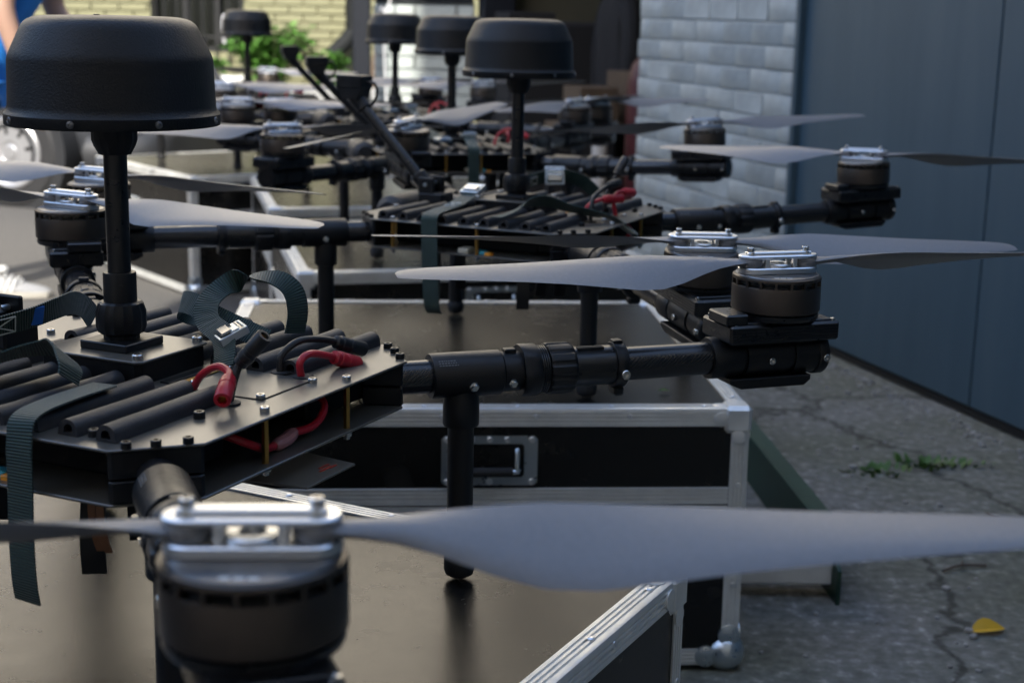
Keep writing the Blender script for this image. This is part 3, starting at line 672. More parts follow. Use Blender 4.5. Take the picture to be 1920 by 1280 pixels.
# arms, along +x from the mast axis, z relative to arm axis
AX = ALONG_X
def lx(prof, seg=28, rad=None): return M().lathe([(r_, x) for x, r_ in prof], seg, AX, rad=rad)
dm('tube_inner', lx([(.28, .0195), (.35, .0195)]), 'carbon_twill')
m = lx([(.343, .0215), (.343, .0255), (.3445, .0265), (.427, .0265), (.428, .0255), (.428, .022)], 36); m.lathe([(.0195, -.048), (.0215, -.046), (.0215, -.030), (.019, -.018)], 28, TR(.382, 0, 0)); dm('tee_fitting', m, 'black_plastic')
m = M(); rnd = random.Random(5)
for ln in range(3):
    x = .349
    for k in range(7):
        L = rnd.uniform(.0012, .0030); m.box((x + L / 2, 0, .02655), (L, .0014, .0003), 0, RX(R(52 - ln * 6.5))); x += L + .0010
dm('tee_print', m, 'tee_grey')
m = lx([(.428, .0225), (.4295, .0237), (.452, .0237)]); m.box((.4405, 0, .0245), (.014, .012, .006), .001); dm('clamp_band', m, 'black_plastic')
m = lx([(.452, .024), (.452, .0305), (.4535, .0315), (.4715, .0315), (.473, .0305), (.473, .024)], 36, lambda a, z: 1 - (.07 if math.sin(3 * a + 1) > .8 else 0)); dm('lock_ring', m, 'black_plastic')
pr = [(.473, .0262)]
for k in range(4): pr += [(.474 + k * .0026, .0288), (.4753 + k * .0026, .0288), (.4757 + k * .0026, .0268), (.4763 + k * .0026, .0268)]
m = lx(pr + [(.485, .0262)], 32); dm('thread_collar', m, 'black_anodised')
dm('fold_nut', lx([(.485, .027), (.4855, .0298), (.4875, .0308), (.514, .0308), (.517, .0293), (.519, .0265), (.519, .0245)], 72, scallop(12, .05)), 'black_plastic', angle=25)
m = lx([(.516, .0242), (.573, .0242)], 36); dm('fold_sleeve', m, 'black_anodised')
m = M(); m.box((.5405, -.006, .0228), (.034, .010, .0042), .001); dm('sleeve_slot', m, 'dark_void')
m = lx([(.570, .0245), (.5705, .0272), (.572, .028), (.583, .028), (.585, .027), (.585, .021)], 32); m.box((.5775, -.004, -.0305), (.013, .022, .012), .003); m.box((.5775, 0, .028), (.012, .014, .005), .001); dm('end_ring', m, 'black_plastic')
dm('tube_outer', lx([(.56, .0205), (.86, .0205)]), 'carbon_twill')
m = lx([(.700, .021), (.700, .0252), (.702, .0260), (.738, .0260), (.740, .0252), (.740, .0235), (.745, .0235), (.745, .0262), (.805, .0262), (.805, .0235), (.812, .0235), (.812, .0260), (.845, .0260), (.845, .0270), (.8465, .0280), (.857, .0280), (.859, .0268), (.859, 0)], 36); dm('motor_clamp', m, 'black_plastic')
m = M(); m.prism([(.722, -.024), (.835, -.024), (.835, -.030), (.826, -.037), (.738, -.037), (.722, -.030)], -.024, .024, RX(R(90)), b=.001); m.box((.785, 0, .0225), (.12, .046, .010), .002); dm('mount_rail', m, 'black_plastic')
m = M(); m.box((.787, 0, .0345), (.152, .078, .024), .003)
for k in range(5): m.box((.787, 0, .0262 + k * .004), (.146, .0795, .0018))
m.box((.721, -.012, .053), (.030, .050, .014), .002); m.box((.79, 0, .0475), (.125, .07, .003), .001); dm('speed_controller', m, 'black_anodised')
# motor, z axis at r=.792
Q = TR(.792, 0, 0)
m = M(); m.lathe([(.040, .048), (.052, .049), (.0535, .052), (.0535, .056), (.050, .057), (.050, .0925), (0, .0925)], 48); dm('motor_stator', m, 'black_anodised')
m = M(); m.lathe([(.0505, .058), (.0535, .058), (.055, .0595), (.055, .0895), (.0545, .0905), (.0505, .0905)], 64); m.lathe([(.0505, .0975), (.0548, .0975), (.055, .0985), (.0542, .1010), (.052, .1020), (.0, .1020)], 64)
for k in range(18):
    a = k / 18 * 2 * math.pi; m.box((.0528, 0, .094), (.0042, .0035, .0090), 0, RZ(a))
dm('motor_bell', m, 'bronze_black')
dm('motor_cap', M().lathe([(.0515, .1021), (.0510, .1032), (.0495, .1036), (0, .1036)], 64), 'satin_grey')
m = M()
for k in range(3): m.box((-.008 + k * .008, -.045, .1038), (.006, .004, .0005))
dm('cap_marking', m, 'white_print')
dm('motor_screw', M().lathe([(.0036, 0), (.0036, .003), (.0015, .0034), (0, .002)], 10), 'steel')
def stadium(L, w_, n=10):
    h = L / 2 - w_ / 2; return [(h + w_ / 2 * math.cos(a), w_ / 2 * math.sin(a)) for a in [R(-90 + 180 * k / n) for k in range(n + 1)]] + [(-h - w_ / 2 * math.cos(a), -w_ / 2 * math.sin(a)) for a in [R(-90 + 180 * k / n) for k in range(n + 1)]]
m = M(); m.prism(stadium(.104, .036), 0, .0080, b=.0012); dm('hub_base', m, 'machined_aluminium')
m = M(); m.lathe([(.0175, .0080), (.0175, .0110), (.0165, .0120), (.0085, .0120), (.0085, .0082)], 28)
for sx in (-1, 1):
    for sy in (-1, 1): m.box((sx * .0185, sy * .009, .0134), (.006, .006, .0112), .001)
dm('hub_core', m, 'machined_aluminium')
pl = stadium(.104, .036); pl = [(x, y * (.62 if abs(x) < .020 else 1)) for x, y in pl]
m = M(); m.prism(stadium(.104, .030), .0188, .0230, b=.0012); m.box((0, 0, .0246), (.086, .012, .0036), .0010); dm('hub_clamp', m, 'machined_aluminium')
dm('hub_bolt', M().lathe([(.0065, .0212), (.0065, .0240), (.0045, .0244), (.0045, .0292), (.0038, .0300), (.0022, .0300), (.0022, .028), (0, .028)], 14), 'steel')
def blade(hand):
    st = [(.030, .025, .0098, 0, 0), (.050, .025, .0095, 0, 0), (.062, .022, .0088, 8, 0), (.082, .025, .0080, 20, -.001), (.105, .036, .0072, 28, -.004), (.132, .0520, .0064, 30, -.009), (.160, .0655, .0058, 29, -.013), (.188, .0690, .0053, 26.5, -.0145), (.22, .0660, .0048, 23, -.0135), (.27, .0580, .0043, 19, -.011), (.32, .0510, .0037, 16, -.009), (.38, .0435, .0032, 13.5, -.0065), (.425, .0370, .0028, 12, -.005), (.446, .0310, .0024, 11, -.005), (.456, .0240, .0020, 11, -.006), (.461, .0140, .0014, 11, -.008)]
    af = [(-.5, .05), (-.42, .42), (-.2, .62), (.1, .55), (.35, .28), (.5, .05), (.35, -.10), (.1, -.22), (-.2, -.36), (-.42, -.36)]
    vs = []; fs = []; n = len(af); m = M()
    for r_, c, t, p_, off in st:
        a = R(p_) * hand; blend = max(0, min(1, (.078 - r_) / .03))
        for y, z in af:
            y0 = y * c + off * hand; z0 = z * t
            if blend > 0: z0 = z0 * (1 - blend) + math.copysign(.5, z) * t * min(1, 2.2 * (0.62 - abs(y))) * blend
            vs.append((r_, (y0 * math.cos(a) - z0 * math.sin(a)) * 1, y0 * math.sin(a) + z0 * math.cos(a)))
    for i in range(len(st) - 1):
        for k in range(n): j = (k + 1) % n; fs.append([i * n + k, i * n + j, (i + 1) * n + j, (i + 1) * n + k])
    fs += [list(range(n)), [(len(st) - 1) * n + k for k in range(n)]]
    m.add([(.05 + (x - .05) * 1.055 if x > .05 else x, y, z) for x, y, z in vs], fs, TR(0, 0, .0134))
    m.lathe([(.0135, .0083), (.0145, .009), (.0145, .0180), (.0135, .0186)], 24, TR(.037, 0, 0)); return m
for h_ in (1, -1): dm('blade%d' % h_, blade(h_), 'blade_composite', angle=60); DM['blade%d' % h_].name = 'blade'
# legs
dm('leg', M().lathe([(.0155, -ZA + .012), (.0155, -.044)], 24, TR(.382, 0, 0)), 'black_plastic')
dm('leg_collar', M().lathe([(.0160, -.062), (.0205, -.061), (.0215, -.059), (.0215, -.046)], 28, TR(.382, 0, 0)), 'black_plastic')
dm('foot', M().lathe([(0, -ZA), (.010, -ZA), (.0165, -ZA + .004), (.0185, -ZA + .010), (.0185, -ZA + .024), (.0165, -ZA + .027), (0, -ZA + .027)], 24, TR(.382, 0, 0)), 'rubber')
# boom
BA = Vector((-.205, .03, .285)); BB = Vector((-.375, .03, .475))
m = M(); m.box((-.195, .03, .290), (.055, .055, .022), .003); m.box((-.205, .008, .312), (.036, .007, .04), .002); m.box((-.205, .052, .312), (.036, .007, .04), .002); dm('boom_bracket', m, 'black_plastic')
dm('boom', M().cyl(BA + Vector((-.01, 0, .025)), BB, .0115, 20), 'black_anodised')
dm('boom_socket', M().cyl(BA + Vector((-.002, 0, .018)), BA + Vector((-.032, 0, .050)), .0165, 20, .002), 'black_plastic')
dx_ = (BB - BA).normalized()
m = M(); m.cyl(BB - dx_ * .02, BB + dx_ * .025, .0155, 20, .002); m.prism([(-.028, 0), (.028, 0), (.018, -.022), (-.018, -.022)], -.022, .022, TR(BB.x - .012, .03, .503) @ RX(R(90))); m.box((BB.x - .012, .03, .516), (.060, .048, .026), .002); dm('boom_head', m, 'black_plastic')
dm('boom_cable', M().tube(spline([(BB.x + .018, .03, .515), (BB.x + .034, .03, .514), (BB.x + .042, .03, .500), (BB.x + .036, .03, .478), (BB.x + .018, .03, .462)], 5), .003, 8), 'black_cable')
dm('boom_pin', M().cyl((-.205, .0, .318), (-.205, .06, .318), .004, 10), 'zinc')
m = M(); m.cyl((-.262, -.05, .262), (-.262, .085, .262), .034, 20, .012); m.box((-.245, .018, .245), (.05, .12, .045), .008); dm('side_pad', m, 'foam_rubber')
# deck details
m = M(); m.prism([(.105, -.040), (.203, -.036), (.203, .055), (.108, .060)], ZP + .0002, ZP + .0012); dm('hatch', m, 'plate_composite')
m = M(); 
for a, b_ in (((.105, -.0405), (.203, -.0365)), ((.2035, -.036), (.2035, .055)), ((.203, .0555), (.108, .0605))):
    a = Vector(a); b_ = Vector(b_); d = b_ - a; m.box((d.length / 2, 0, 0), (d.length, .0012, .0008), 0, TR(a.x, a.y, ZP + .0006) @ RZ(math.atan2(d.y, d.x)))
dm('hatch_gap', m, 'dark_void')
dm('grommet', M().lathe([(.0115, 0), (.0115, .0022), (.0085, .0032), (.0055, .0032), (0, .002)], 20), 'rubber')
dm('label_strip', M().box((.078, .008, ZP + .0010), (.012, .075, .0016), .0004), 'black_screw')
dm('copper_strip', M().box((.093, .010, ZP + .0010), (.006, .060, .0015), .0003), 'brass')
m = M(); m.prism([(.13, -.075), (.268, -.055), (.268, .035), (.13, .055)], .2015, .2040, b=.0006); dm('lower_tray', m, 'plate_composite')
m = M()
for a, b_, c_, d_ in ((.252, .004, .003, .022), (.246, .010, .003, .018), (.254, .014, .003, .012)): m.box((a, b_, .2043), (c_, d_, .0006), 0)
dm('tray_emblem', m, 'red_print')
m = M(); m.box((0, 0, .212), (.2, .2, .022), .004); m.box((-.06, .05, .2), (.1, .08, .03), .004); dm('cargo_release', m, 'black_plastic')
m = M(); ribbon(m, [(0, 0, .005), (0, -.004, -.02), (.0, -.020, -.060), (0, -.016, -.10)], [(1, 0, 0)] * 4, .024, .0018, 6); dm('hanging_strap', m, 'black_cable')
m = M(); ribbon(m, [(0, 0, .005), (0, .004, -.02), (.0, .012, -.05), (0, .030, -.082)], [(1, 0, 0)] * 4, .020, .0018, 6); dm('hanging_strap2', m, 'black_cable'); DM['hanging_strap2'].name = 'hanging_strap'
m = M(); m.tube(spline([(.19, -.10, .262), (.215, -.085, .250), (.222, -.06, .238), (.215, -.03, .233)], 5), .0042, 8); m.tube(spline([(.215, .0, .238), (.222, .03, .240), (.222, .05, .256), (.20, .06, .270)], 5), .0042, 8); dm('inner_lead', m, 'red_silicone')
dm('lead_splice', M().tube(spline([(.217, -.035, .2335), (.217, -.015, .235), (.215, .004, .2385)], 4), [.0045, .0065, .007, .007, .007, .0075, .007, .006, .0045], 10), 'clear_sleeve')
m = M(); m.box((.0, -.215, .231), (.022, .03, .010), .002); dm('servo_plug', m, 'ivory_part')
m = M(); m.box((.035, -.222, .230), (.022, .016, .008), .002); dm('teal_plug', m, 'teal_part'); m = M(); m.box((.052, -.226, .229), (.014, .012, .006), .001); dm('orange_plug', m, 'orange_part')
def plug(m, p, d, r_=.0085, L=.030):
    d = Vector(d).normalized(); T = TR(*p) @ d.to_track_quat('Z', 'Y').to_matrix().to_4x4()
    m.lathe([(.0045, -.012), (.0075, -.010), (.0075, -.004), (r_, -.003), (r_, .004), (r_ * .94, .0045), (r_ * .94, .009), (r_, .0095), (r_, L), (r_ * .92, L + .001), (r_ * .55, L + .001), (r_ * .55, L - .010), (0, L - .010)], 18, T); return T
def lead(par, pts, col, r_=.0040, L=.030):
    P = spline(pts, 6); d = P[-1] - P[-4]
    o = ob('power_lead', M().tube(P, r_, 10), 'red_silicone' if col == 'r' else 'black_cable', par)
    m = M(); T = plug(m, P[-1], d, .0085, L); ob('connector', m, 'red_silicone' if col == 'r' else 'black_cable', o)
    ob('contact', M().lathe([(.0042, L - .010), (.0042, L - .002), (.0028, L - .001), (.0028, L - .008), (0, L - .008)], 12, T), 'brass', o)
LEADS = {
 1: [('r', [(.118, -.036, .277), (.132, -.040, .296), (.158, -.047, .3105), (.178, -.055, .308), (.190, -.075, .302)]),
     ('k', [(.184, -.064, .278), (.184, -.058, .295), (.186, -.050, .314), (.194, -.048, .325)], ),
     ('k', [(.157, .066, .278), (.157, .068, .298), (.165, .090, .311), (.176, .12, .3085), (.186, .145, .300)]),
     ('r', [(.188, .060, .278), (.188, .056, .296), (.190, .070, .3035), (.194, .095, .298), (.198, .120, .289)])],
 2: [('k', [(.184, -.064, .278), (.182, -.050, .32), (.188, -.01, .338), (.192, .015, .342)]),
     ('k', [(.160, .060, .278), (.165, .066, .32), (.175, .085, .352), (.178, .092, .362)]),
     ('r', [(.150, -.030, .278), (.158, -.012, .303), (.17, .015, .312), (.182, .030, .313)]),
     ('r', [(.192, .048, .278), (.190, .038, .308), (.193, .052, .324), (.197, .085, .322)])],
 3: [('r', [(.118, -.036, .277), (.13, -.03, .31), (.16, -.03, .33), (.19, -.05, .32)]),
     ('k', [(.184, -.064, .278), (.184, -.06, .31), (.19, -.03, .34), (.2, .0, .345)]),
     ('r', [(.188, .060, .278), (.188, .056, .300), (.19, .08, .315), (.195, .11, .312)])],
}
def tfm(k, dih=0): return RZ(R((45, -45, 135, 225)[k])) @ TR(HINGE, 0, ZA) @ RY(-R(dih)) @ TR(-HINGE, 0, 0)
def drone(loc, yaw, props, dih, label, leads):
    d = empty('quadcopter_drone', (loc[0], loc[1], TOPZ), R(yaw - 45)); tag(d, label, 'drone', 'heavy lift quadcopter drones standing on flight cases')
    def P(key, T=None, par=d, name=None): return ob(name or DM[key].name.split('.')[0], DM[key], None, par, T)
    tp = P('top_plate'); bp_ = P('bottom_plate'); P('battery_core'); P('lower_tray', None, bp_); P('tray_emblem', None, bp_); P('cargo_release', None, bp_)
    for u_ in [-.170 + .042 * k for k in range(9)]: P('foam_strip%d' % random.randrange(3), TR(u_, -.143 + random.uniform(-.004, .004), ZP) @ RZ(random.uniform(-.015, .015)), tp, 'foam_strip')
    for u_ in (-.13, -.088, -.046, -.004, .038, .080, .126, .168): P('foam_strip%d' % random.randrange(3), TR(u_, .150 + random.uniform(-.004, .004), ZP) @ RZ(random.uniform(-.015, .015)), tp, 'foam_strip')
    P('foam_short', TR(-.110, -.012, ZP), tp, 'foam_strip')
    hb = P('hatch', None, tp); P('hatch_gap', None, tp); P('label_strip', None, tp); P('copper_strip', None, tp)
    for x, y in ((.184, -.064), (.188, .062), (.157, .068)): P('grommet', TR(x, y, ZP), tp)
    for x, y in ((.230, -.070), (.233, .076), (.208, .049), (.199, -.032), (.108, -.018), (.098, .052), (-.07, -.232), (.03, -.232), (-.15, -.225), (-.23, .07), (-.23, -.07), (.07, .234), (-.07, .234), (.146, -.115), (.104, -.17), (.146, .19), (.146, .12), (-.19, .10)): P('bolt_steel', TR(x, y, ZP) @ Matrix.Scale(.85, 4), tp, 'bolt')
    for sx, sy in ((1, 1), (1, -1), (-1, 1), (-1, -1)):
        for x, y in ((.194, .231), (.213, .2135), (.232, .192)): P('bolt_black', TR(sx * x, sy * y, ZP) @ Matrix.Scale(.88, 4), tp, 'bolt')
    for x, y in ((.145, -.215), (.19, -.12), (.2, .13)): P('bolt_black', TR(x, y, ZP), tp, 'bolt')
    for x, y in ((.230, -.070), (.233, .076), (-.07, -.232), (.03, -.232), (-.15, -.225), (-.23, .07), (-.23, -.07), (.07, .234), (-.07, .234)):
        P('standoff', TR(x, y, 0)); P('nut', TR(x, y, ZB) @ RX(math.pi), bp_)
    mb = P('mast_box'); P('mast_box_lid', None, mb); P('mast_plinth', None, mb)
    for x, y in ((.057, -.045), (.057, .055), (-.061, -.045), (-.061, .055)): P('bolt_steel', TR(x, y, .305), mb, 'bolt')
    ms = P('mast'); P('mast_nut', None, ms); P('mast_coupling', None, ms)
    rd = P('radome'); P('radome_nut', None, rd); P('radome_button', TR(0.0, -.02, .6495), rd, 'button')
    for k in range(8): P('radome_screw', RZ(R(45 * k + 18)) @ TR(.1088, 0, .5465) @ RY(R(90)), rd, 'screw')
    for k in range(4):
        F = tfm(k, 0); G = tfm(k, dih[k])
        P('arm_clamp', RZ(R((0, -90, 90, 180)[k])))
        ar = P('tube_outer', G, d, 'arm'); Gi = Matrix.Identity(4)
        for q in ('lock_ring', 'thread_collar', 'fold_nut', 'fold_sleeve', 'sleeve_slot', 'end_ring', 'motor_clamp', 'mount_rail'): P(q, None, ar)
        P('bolt_steel', TR(.5775, -.0275, -.006) @ RX(R(90)), ar, 'bolt'); P('bolt_steel', TR(.776, -.0262, -.002) @ RX(R(90)) @ Matrix.Scale(.8, 4), ar, 'bolt'); P('bolt_steel', TR(.852, -.0278, -.002) @ RX(R(90)) @ Matrix.Scale(.8, 4), ar, 'bolt')
        jt = P('tee_fitting', F); P('tube_inner', None, jt); P('tee_print', None, jt); P('clamp_band', None, jt)
        P('nut', TR(.388, -.0255, -.008) @ RX(R(100)), jt); P('nut', TR(.437, -.0228, -.008) @ RX(R(100)) @ Matrix.Scale(.9, 4), jt); P('nut', TR(.388, .0255, -.008) @ RX(R(-100)), jt)
        lg = P('leg', F); P('leg_collar', None, lg); P('foot', None, lg)
        mo = P('motor_stator', G @ Q, d, 'motor'); P('motor_bell', None, mo); P('motor_cap', RZ(R(yaw)), mo); P('cap_marking', RZ(R(-(yaw - 45) - (45, -45, 135, 225)[k])), mo)
        es = P('speed_controller', G)
        for x, y in ((.720, -.033), (.720, .033), (.855, -.033), (.855, .033)): P('motor_screw', TR(x, y, .0465), es, 'screw')
        hd_ = -1 if k in (0, 3) else 1
        pr_ = P('hub_base', G @ Q @ TR(0, 0, .1036) @ RZ(R(props[k] - (yaw - 45) - (45, -45, 135, 225)[k])), d, 'propeller')
        P('hub_core', None, pr_); P('hub_clamp', None, pr_)
        for a in (0, math.pi): P('blade%d' % hd_, RZ(a), pr_, 'blade')
        for x in (-.037, .037): P('hub_bolt', TR(x, 0, .002), pr_)
    bm = P('boom'); 
    for q in ('boom_bracket', 'boom_socket', 'boom_head', 'boom_cable', 'boom_pin'): P(q, None, bm)
    P('side_pad')
    il = P('inner_lead'); P('lead_splice', None, il)
    for q in ('servo_plug', 'teal_plug', 'orange_plug'): P(q, None, bp_)
    for x, y, a, q in ((-.095, -.16, 0, 'hanging_strap'), (-.045, -.15, 0, 'hanging_strap2'), (.085, -.15, .1, 'hanging_strap'), (.12, -.13, .2, 'hanging_strap2'), (.15, -.115, .1, 'hanging_strap2'), (.02, .14, .4, 'hanging_strap')): P(q, TR(x, y, ZB - .004) @ RZ(a - R(yaw - 45)), bp_, 'hanging_strap')
    for col, pts in LEADS[leads]: lead(d, pts, col)
    return d
#          A (right)  B (front)  F (back)  D (left)
d1 = drone((-.417, 1.552), 20, (16.5, 3.0, -29, 35), (0, .6, 0, 0), 'black quadcopter with bent red power leads on the case with plain side', 1)
d2 = drone((.003, 2.915), 20, (-33, 8, 62, -28), (2.6, -4.6, 5.0, 0), 'black quadcopter with two upright black leads on the handle-fronted case beside white brick pillar', 2)
d3 = drone((-.188, 4.35), 61, (57, 20, 10, 38), (1, 3.5, 1, 1.5), 'black quadcopter on the third case, its arm reaching across the white brick pillar', 3)
d4 = drone((-.45, 5.56), 67, (25, 30, 8, 12), (1, 0, 0, 0), 'black quadcopter on the case between third and farthest, in front of the pale annex wall', 3)
d5 = drone((-1.17, 6.55), 3, (15, 5, -20, 10), (0, 0, 0, 0), 'black quadcopter farthest from the gate, standing in front of the green shrub', 3)
# ================================================================== STRAPS (drone-local coordinates)
def frame(dr): return TR(*dr.location) @ RZ(dr.rotation_euler.z)
def buckle(par, T):
    m = M(); m.box((0, -.017, 0), (.040, .004, .010), .001); m.box((0, .017, 0), (.040, .004, .010), .001); m.box((-.018, 0, 0), (.004, .034, .010), .001); m.box((.018, 0, 0), (.004, .034, .010), .001); m.box((0, .004, .005), (.032, .012, .003), .001)
    b_ = ob('buckle', m, 'zinc', par, T); ob('buckle_lever', M().box((0, -.006, .007), (.030, .014, .004), .0012).cyl((-.019, .012, .003), (.019, .012, .003), .0025, 8), 'steel', b_)
def stitch(par, P0, ux, uy, w_=.020, L=.038):
    m = M(); P0 = Vector(P0); ux = Vector(ux).normalized(); uy = Vector(uy); uy = (uy - ux * uy.dot(ux)).normalized(); nz = ux.cross(uy) * .0019
    c = [P0 + ux * a * L / 2 + uy * b_ * w_ / 2 for a, b_ in ((-1, -1), (1, -1), (1, 1), (-1, 1))]
    for s_ in (1, -1):
        for i, j in ((0, 1), (1, 2), (2, 3), (3, 0), (0, 2), (1, 3)): m.tube([c[i] + nz * s_, c[j] + nz * s_], .0008, 5)
    ob('stitching', m, 'thread_white', par)
def strap(dr, lab, segs, bk=(), st=(), group=None):
    t = empty('cargo_strap'); t.matrix_world = frame(dr); tag(t, lab, 'strap', group)
    for pts, sides, w_ in segs: ob('webbing', ribbon(M(), pts, sides, w_, .0018, 8), 'webbing', t)
    for T in bk: buckle(t, T)
    for a in st: stitch(t, *a)
    return t
for x in (.118, .128): ob('hanging_strap', ribbon(M(), [(0, 0, .004), (0, -.006, -.02), (0, .006, -.052), (0, .018, -.068)], [(1, 0, 0)] * 4, .007, .0016, 6), 'cork_tan', d1, TR(x, -.19, ZB - .006) @ RZ(R(25)))
# drone 1: high loop with folded tail and cam buckle
strap(d1, 'dark green strap standing up in a tall loop with cam buckle behind the mast box', [
    ([(.100, .180, .296), (.104, .181, .322), (.098, .180, .346), (.080, .174, .3590), (.054, .160, .3600), (.034, .138, .3510), (.030, .112, .3360), (.044, .092, .3200), (.075, .076, .3100), (.092, .056, .2960), (.098, .044, .2840)],
     [(.35, .8, 0), (.35, .8, 0), (.4, .8, 0), (.45, .8, .1), (.55, .75, .1), (.75, .6, .1), (.85, .45, .1), (.85, .4, .25), (.8, .35, .4), (.8, .3, .5), (.8, .3, .5)], .027),
    ([(.108, .110, .302), (.070, .112, .312), (.035, .112, .322), (.004, .120, .330), (-.022, .132, .328), (-.030, .145, .316), (-.014, .150, .308), (.02, .140, .306), (.06, .125, .304)],
     [(.2, .6, .6), (.1, .6, .6), (0, .5, .7), (0, .5, .8), (0, .4, .8), (0, .4, .8), (0, .7, .5), (0, .8, .3), (.1, .8, .3)], .026)],
    bk=[TR(.082, .082, .312) @ RZ(R(-40)) @ RX(R(25)) @ Matrix.Scale(.9, 4)])
strap(d1, 'dark green strap with white cross stitching and blue tag behind the mast box', [
    ([(-.150, -.105, .312), (-.128, -.055, .320), (-.112, -.015, .326), (-.108, .020, .331), (-.118, .058, .330), (-.130, .092, .318), (-.135, .112, .300)],
     [(.35, -.2, .9), (.35, -.2, .9), (.3, -.1, .9), (.2, 0, .95), (.1, 0, .95), (.1, 0, .95), (.1, 0, .95)], .026)],
    st=[((-.126, -.050, .3205), (.022, .048, .007), (.35, -.2, .9))])
ob('size_tag', M().box((0, 0, 0), (.016, .003, .022), .0005), 'blue_tape', bpy.data.objects[[o.name for o in COL.objects if o.name.startswith('cargo_strap')][-1]], TR(-.110, -.008, .3275) @ RZ(R(70)) @ RX(R(18)))
strap(d1, 'dark green strap lying in a folded bundle in front of the mast box', [
    ([(-.075, -.190, .300), (-.045, -.158, .312), (-.020, -.128, .3215), (.002, -.112, .3245), (.025, -.118, .3230), (.045, -.132, .3150), (.050, -.140, .3040)],
     [(.7, -.5, .5), (.7, -.5, .5), (.65, -.5, .55), (.5, -.6, .6), (.2, -.8, .5), (.1, -.9, .3), (.1, -.95, .2)], .034)],
    st=[((-.052, -.165, .3105), (.03, .03, .012), (.7, -.5, .5))])
strap(d1, 'wide dark green strap hanging over the plate edge down to the case top', [
    ([(.078, -.120, .298), (.084, -.190, .300), (.088, -.240, .296), (.090, -.2515, .275), (.090, -.2530, .235), (.088, -.2530, .180), (.086, -.250, .140), (.083, -.244, .118)],
     [(1, .05, 0)] * 8, .028)])
# drone 2
strap(d2, 'dark green strap over the drone edge with bright buckle lying on grey strips', [
    ([(-.092, .010, .312), (-.082, -.060, .306), (-.070, -.130, .300), (-.064, -.200, .299), (-.060, -.2450, .294), (-.058, -.2520, .270), (-.056, -.2520, .200), (-.054, -.248, .130), (-.054, -.235, .110)],
     [(1, .05, 0)] * 9, .032)], bk=[TR(-.088, -.015, .317) @ RX(R(18))], st=[((-.068, -.140, .3015), (.1, -1, -.05), (1, .05, 0))])
strap(d2, 'dark green strap with frayed stitched tail draped across grey strips towards red leads', [
    ([(.070, -.235, .299), (.080, -.190, .304), (.092, -.150, .318), (.115, -.120, .320), (.150, -.095, .308), (.190, -.070, .297), (.222, -.045, .287), (.250, -.025, .262), (.262, -.018, .245)],
     [(.9, .2, .1), (.8, .1, .3), (.6, -.2, .6), (.35, -.4, .8), (.4, -.6, .6), (.5, -.6, .5), (.5, -.7, .3), (.5, -.7, .3), (.5, -.7, .3)], .026)],
    st=[((.246, -.029, .266), (.028, .02, -.025), (.5, -.7, .3))])
strap(d2, 'dark green strap with pale buckle behind the mast on the second drone', [
    ([(-.075, .110, .300), (-.050, .150, .318), (-.020, .180, .330), (.015, .200, .332), (.050, .215, .322), (.070, .222, .305), (.076, .224, .298)],
     [(.3, -.3, .8), (.3, -.3, .8), (.2, -.3, .9), (.2, -.3, .9), (.2, -.3, .9), (.2, -.3, .9), (.2, -.3, .9)], .030)], bk=[TR(.000, .186, .333) @ RZ(R(30)) @ RX(R(70))], st=[((-.045, .155, .3195), (.03, .035, .012), (.3, -.3, .8))])
for dr, lab in ((d3, 'dark green strap with buckle over the front of the third drone'), (d4, 'dark green strap with buckle over the drone before the annex wall'), (d5, 'dark green strap with buckle over the drone near the shrub')):
    strap(dr, lab, [([(.03, -.04, .312), (.02, -.12, .318), (.01, -.20, .304), (.005, -.246, .294), (.004, -.2525, .26), (.004, -.2525, .19), (.004, -.248, .14)], [(1, 0, 0)] * 7, .032),
        ([(-.09, .09, .31), (-.10, .0, .335), (-.085, -.08, .325), (-.06, -.15, .306)], [(.9, .1, .3)] * 4, .03)], bk=[TR(.018, -.13, .321) @ RX(R(-10)), TR(-.06, -.148, .309) @ RZ(.3)])
# small green leaf on the second case
m = M(); m.add([(-.012, 0, .0008), (0, .006, .004), (.013, 0, .001), (0, -.006, .004)], [(0, 1, 2, 3)]); tag(ob('fallen_leaf', m.build('fallen_leaf', recalc=False), 'leaf_green', None, TR(.275, 2.60, TOPZ + .0005)), 'tiny green leaf lying on the flight case top near the leg', 'leaf')
# ================================================================== PERSON
def skin(name, verts, edges, radii, matn, parent, sub=2, root=0):
    me = bpy.data.meshes.new(name); me.from_pydata(verts, edges, []); o = ob(name, me, matn, parent)
    o.modifiers.new('skin', 'SKIN'); sk_ = me.skin_vertices[0].data if me.skin_vertices else None
    if sk_ is None:
        bm = bmesh.new(); bm.from_mesh(me); bm.verts.layers.skin.verify(); bm.to_mesh(me); bm.free(); sk_ = me.skin_vertices[0].data
    for i, r_ in enumerate(radii): sk_[i].radius = r_ if isinstance(r_, tuple) else (r_, r_); sk_[i].use_root = i == root
    o.modifiers['skin'].use_smooth_shade = True; s_ = o.modifiers.new('sub', 'SUBSURF'); s_.levels = sub; s_.render_levels = sub
    return o
pe = empty('person', (-2.16, 5.95, 0)); tag(pe, 'person in blue shirt, light jeans and pale sneakers leaning forward at the yard', 'person')
V = [(0, 0, .95), (.08, 0, 1.12), (.20, 0, 1.30), (.28, 0, 1.42), (.34, 0, 1.50), (.40, 0, 1.60), (.42, 0, 1.68),
     (.25, -.19, 1.37), (.22, -.24, 1.13), (.28, -.22, .92), (.31, -.21, .85), (.25, .19, 1.37), (.27, .24, 1.12), (.40, .22, .98), (.44, .21, .93),
     (.0, -.10, .92), (.02, -.11, .50), (-.07, -.11, .09), (.0, .10, .92), (-.06, .11, .50), (-.22, .11, .10)]
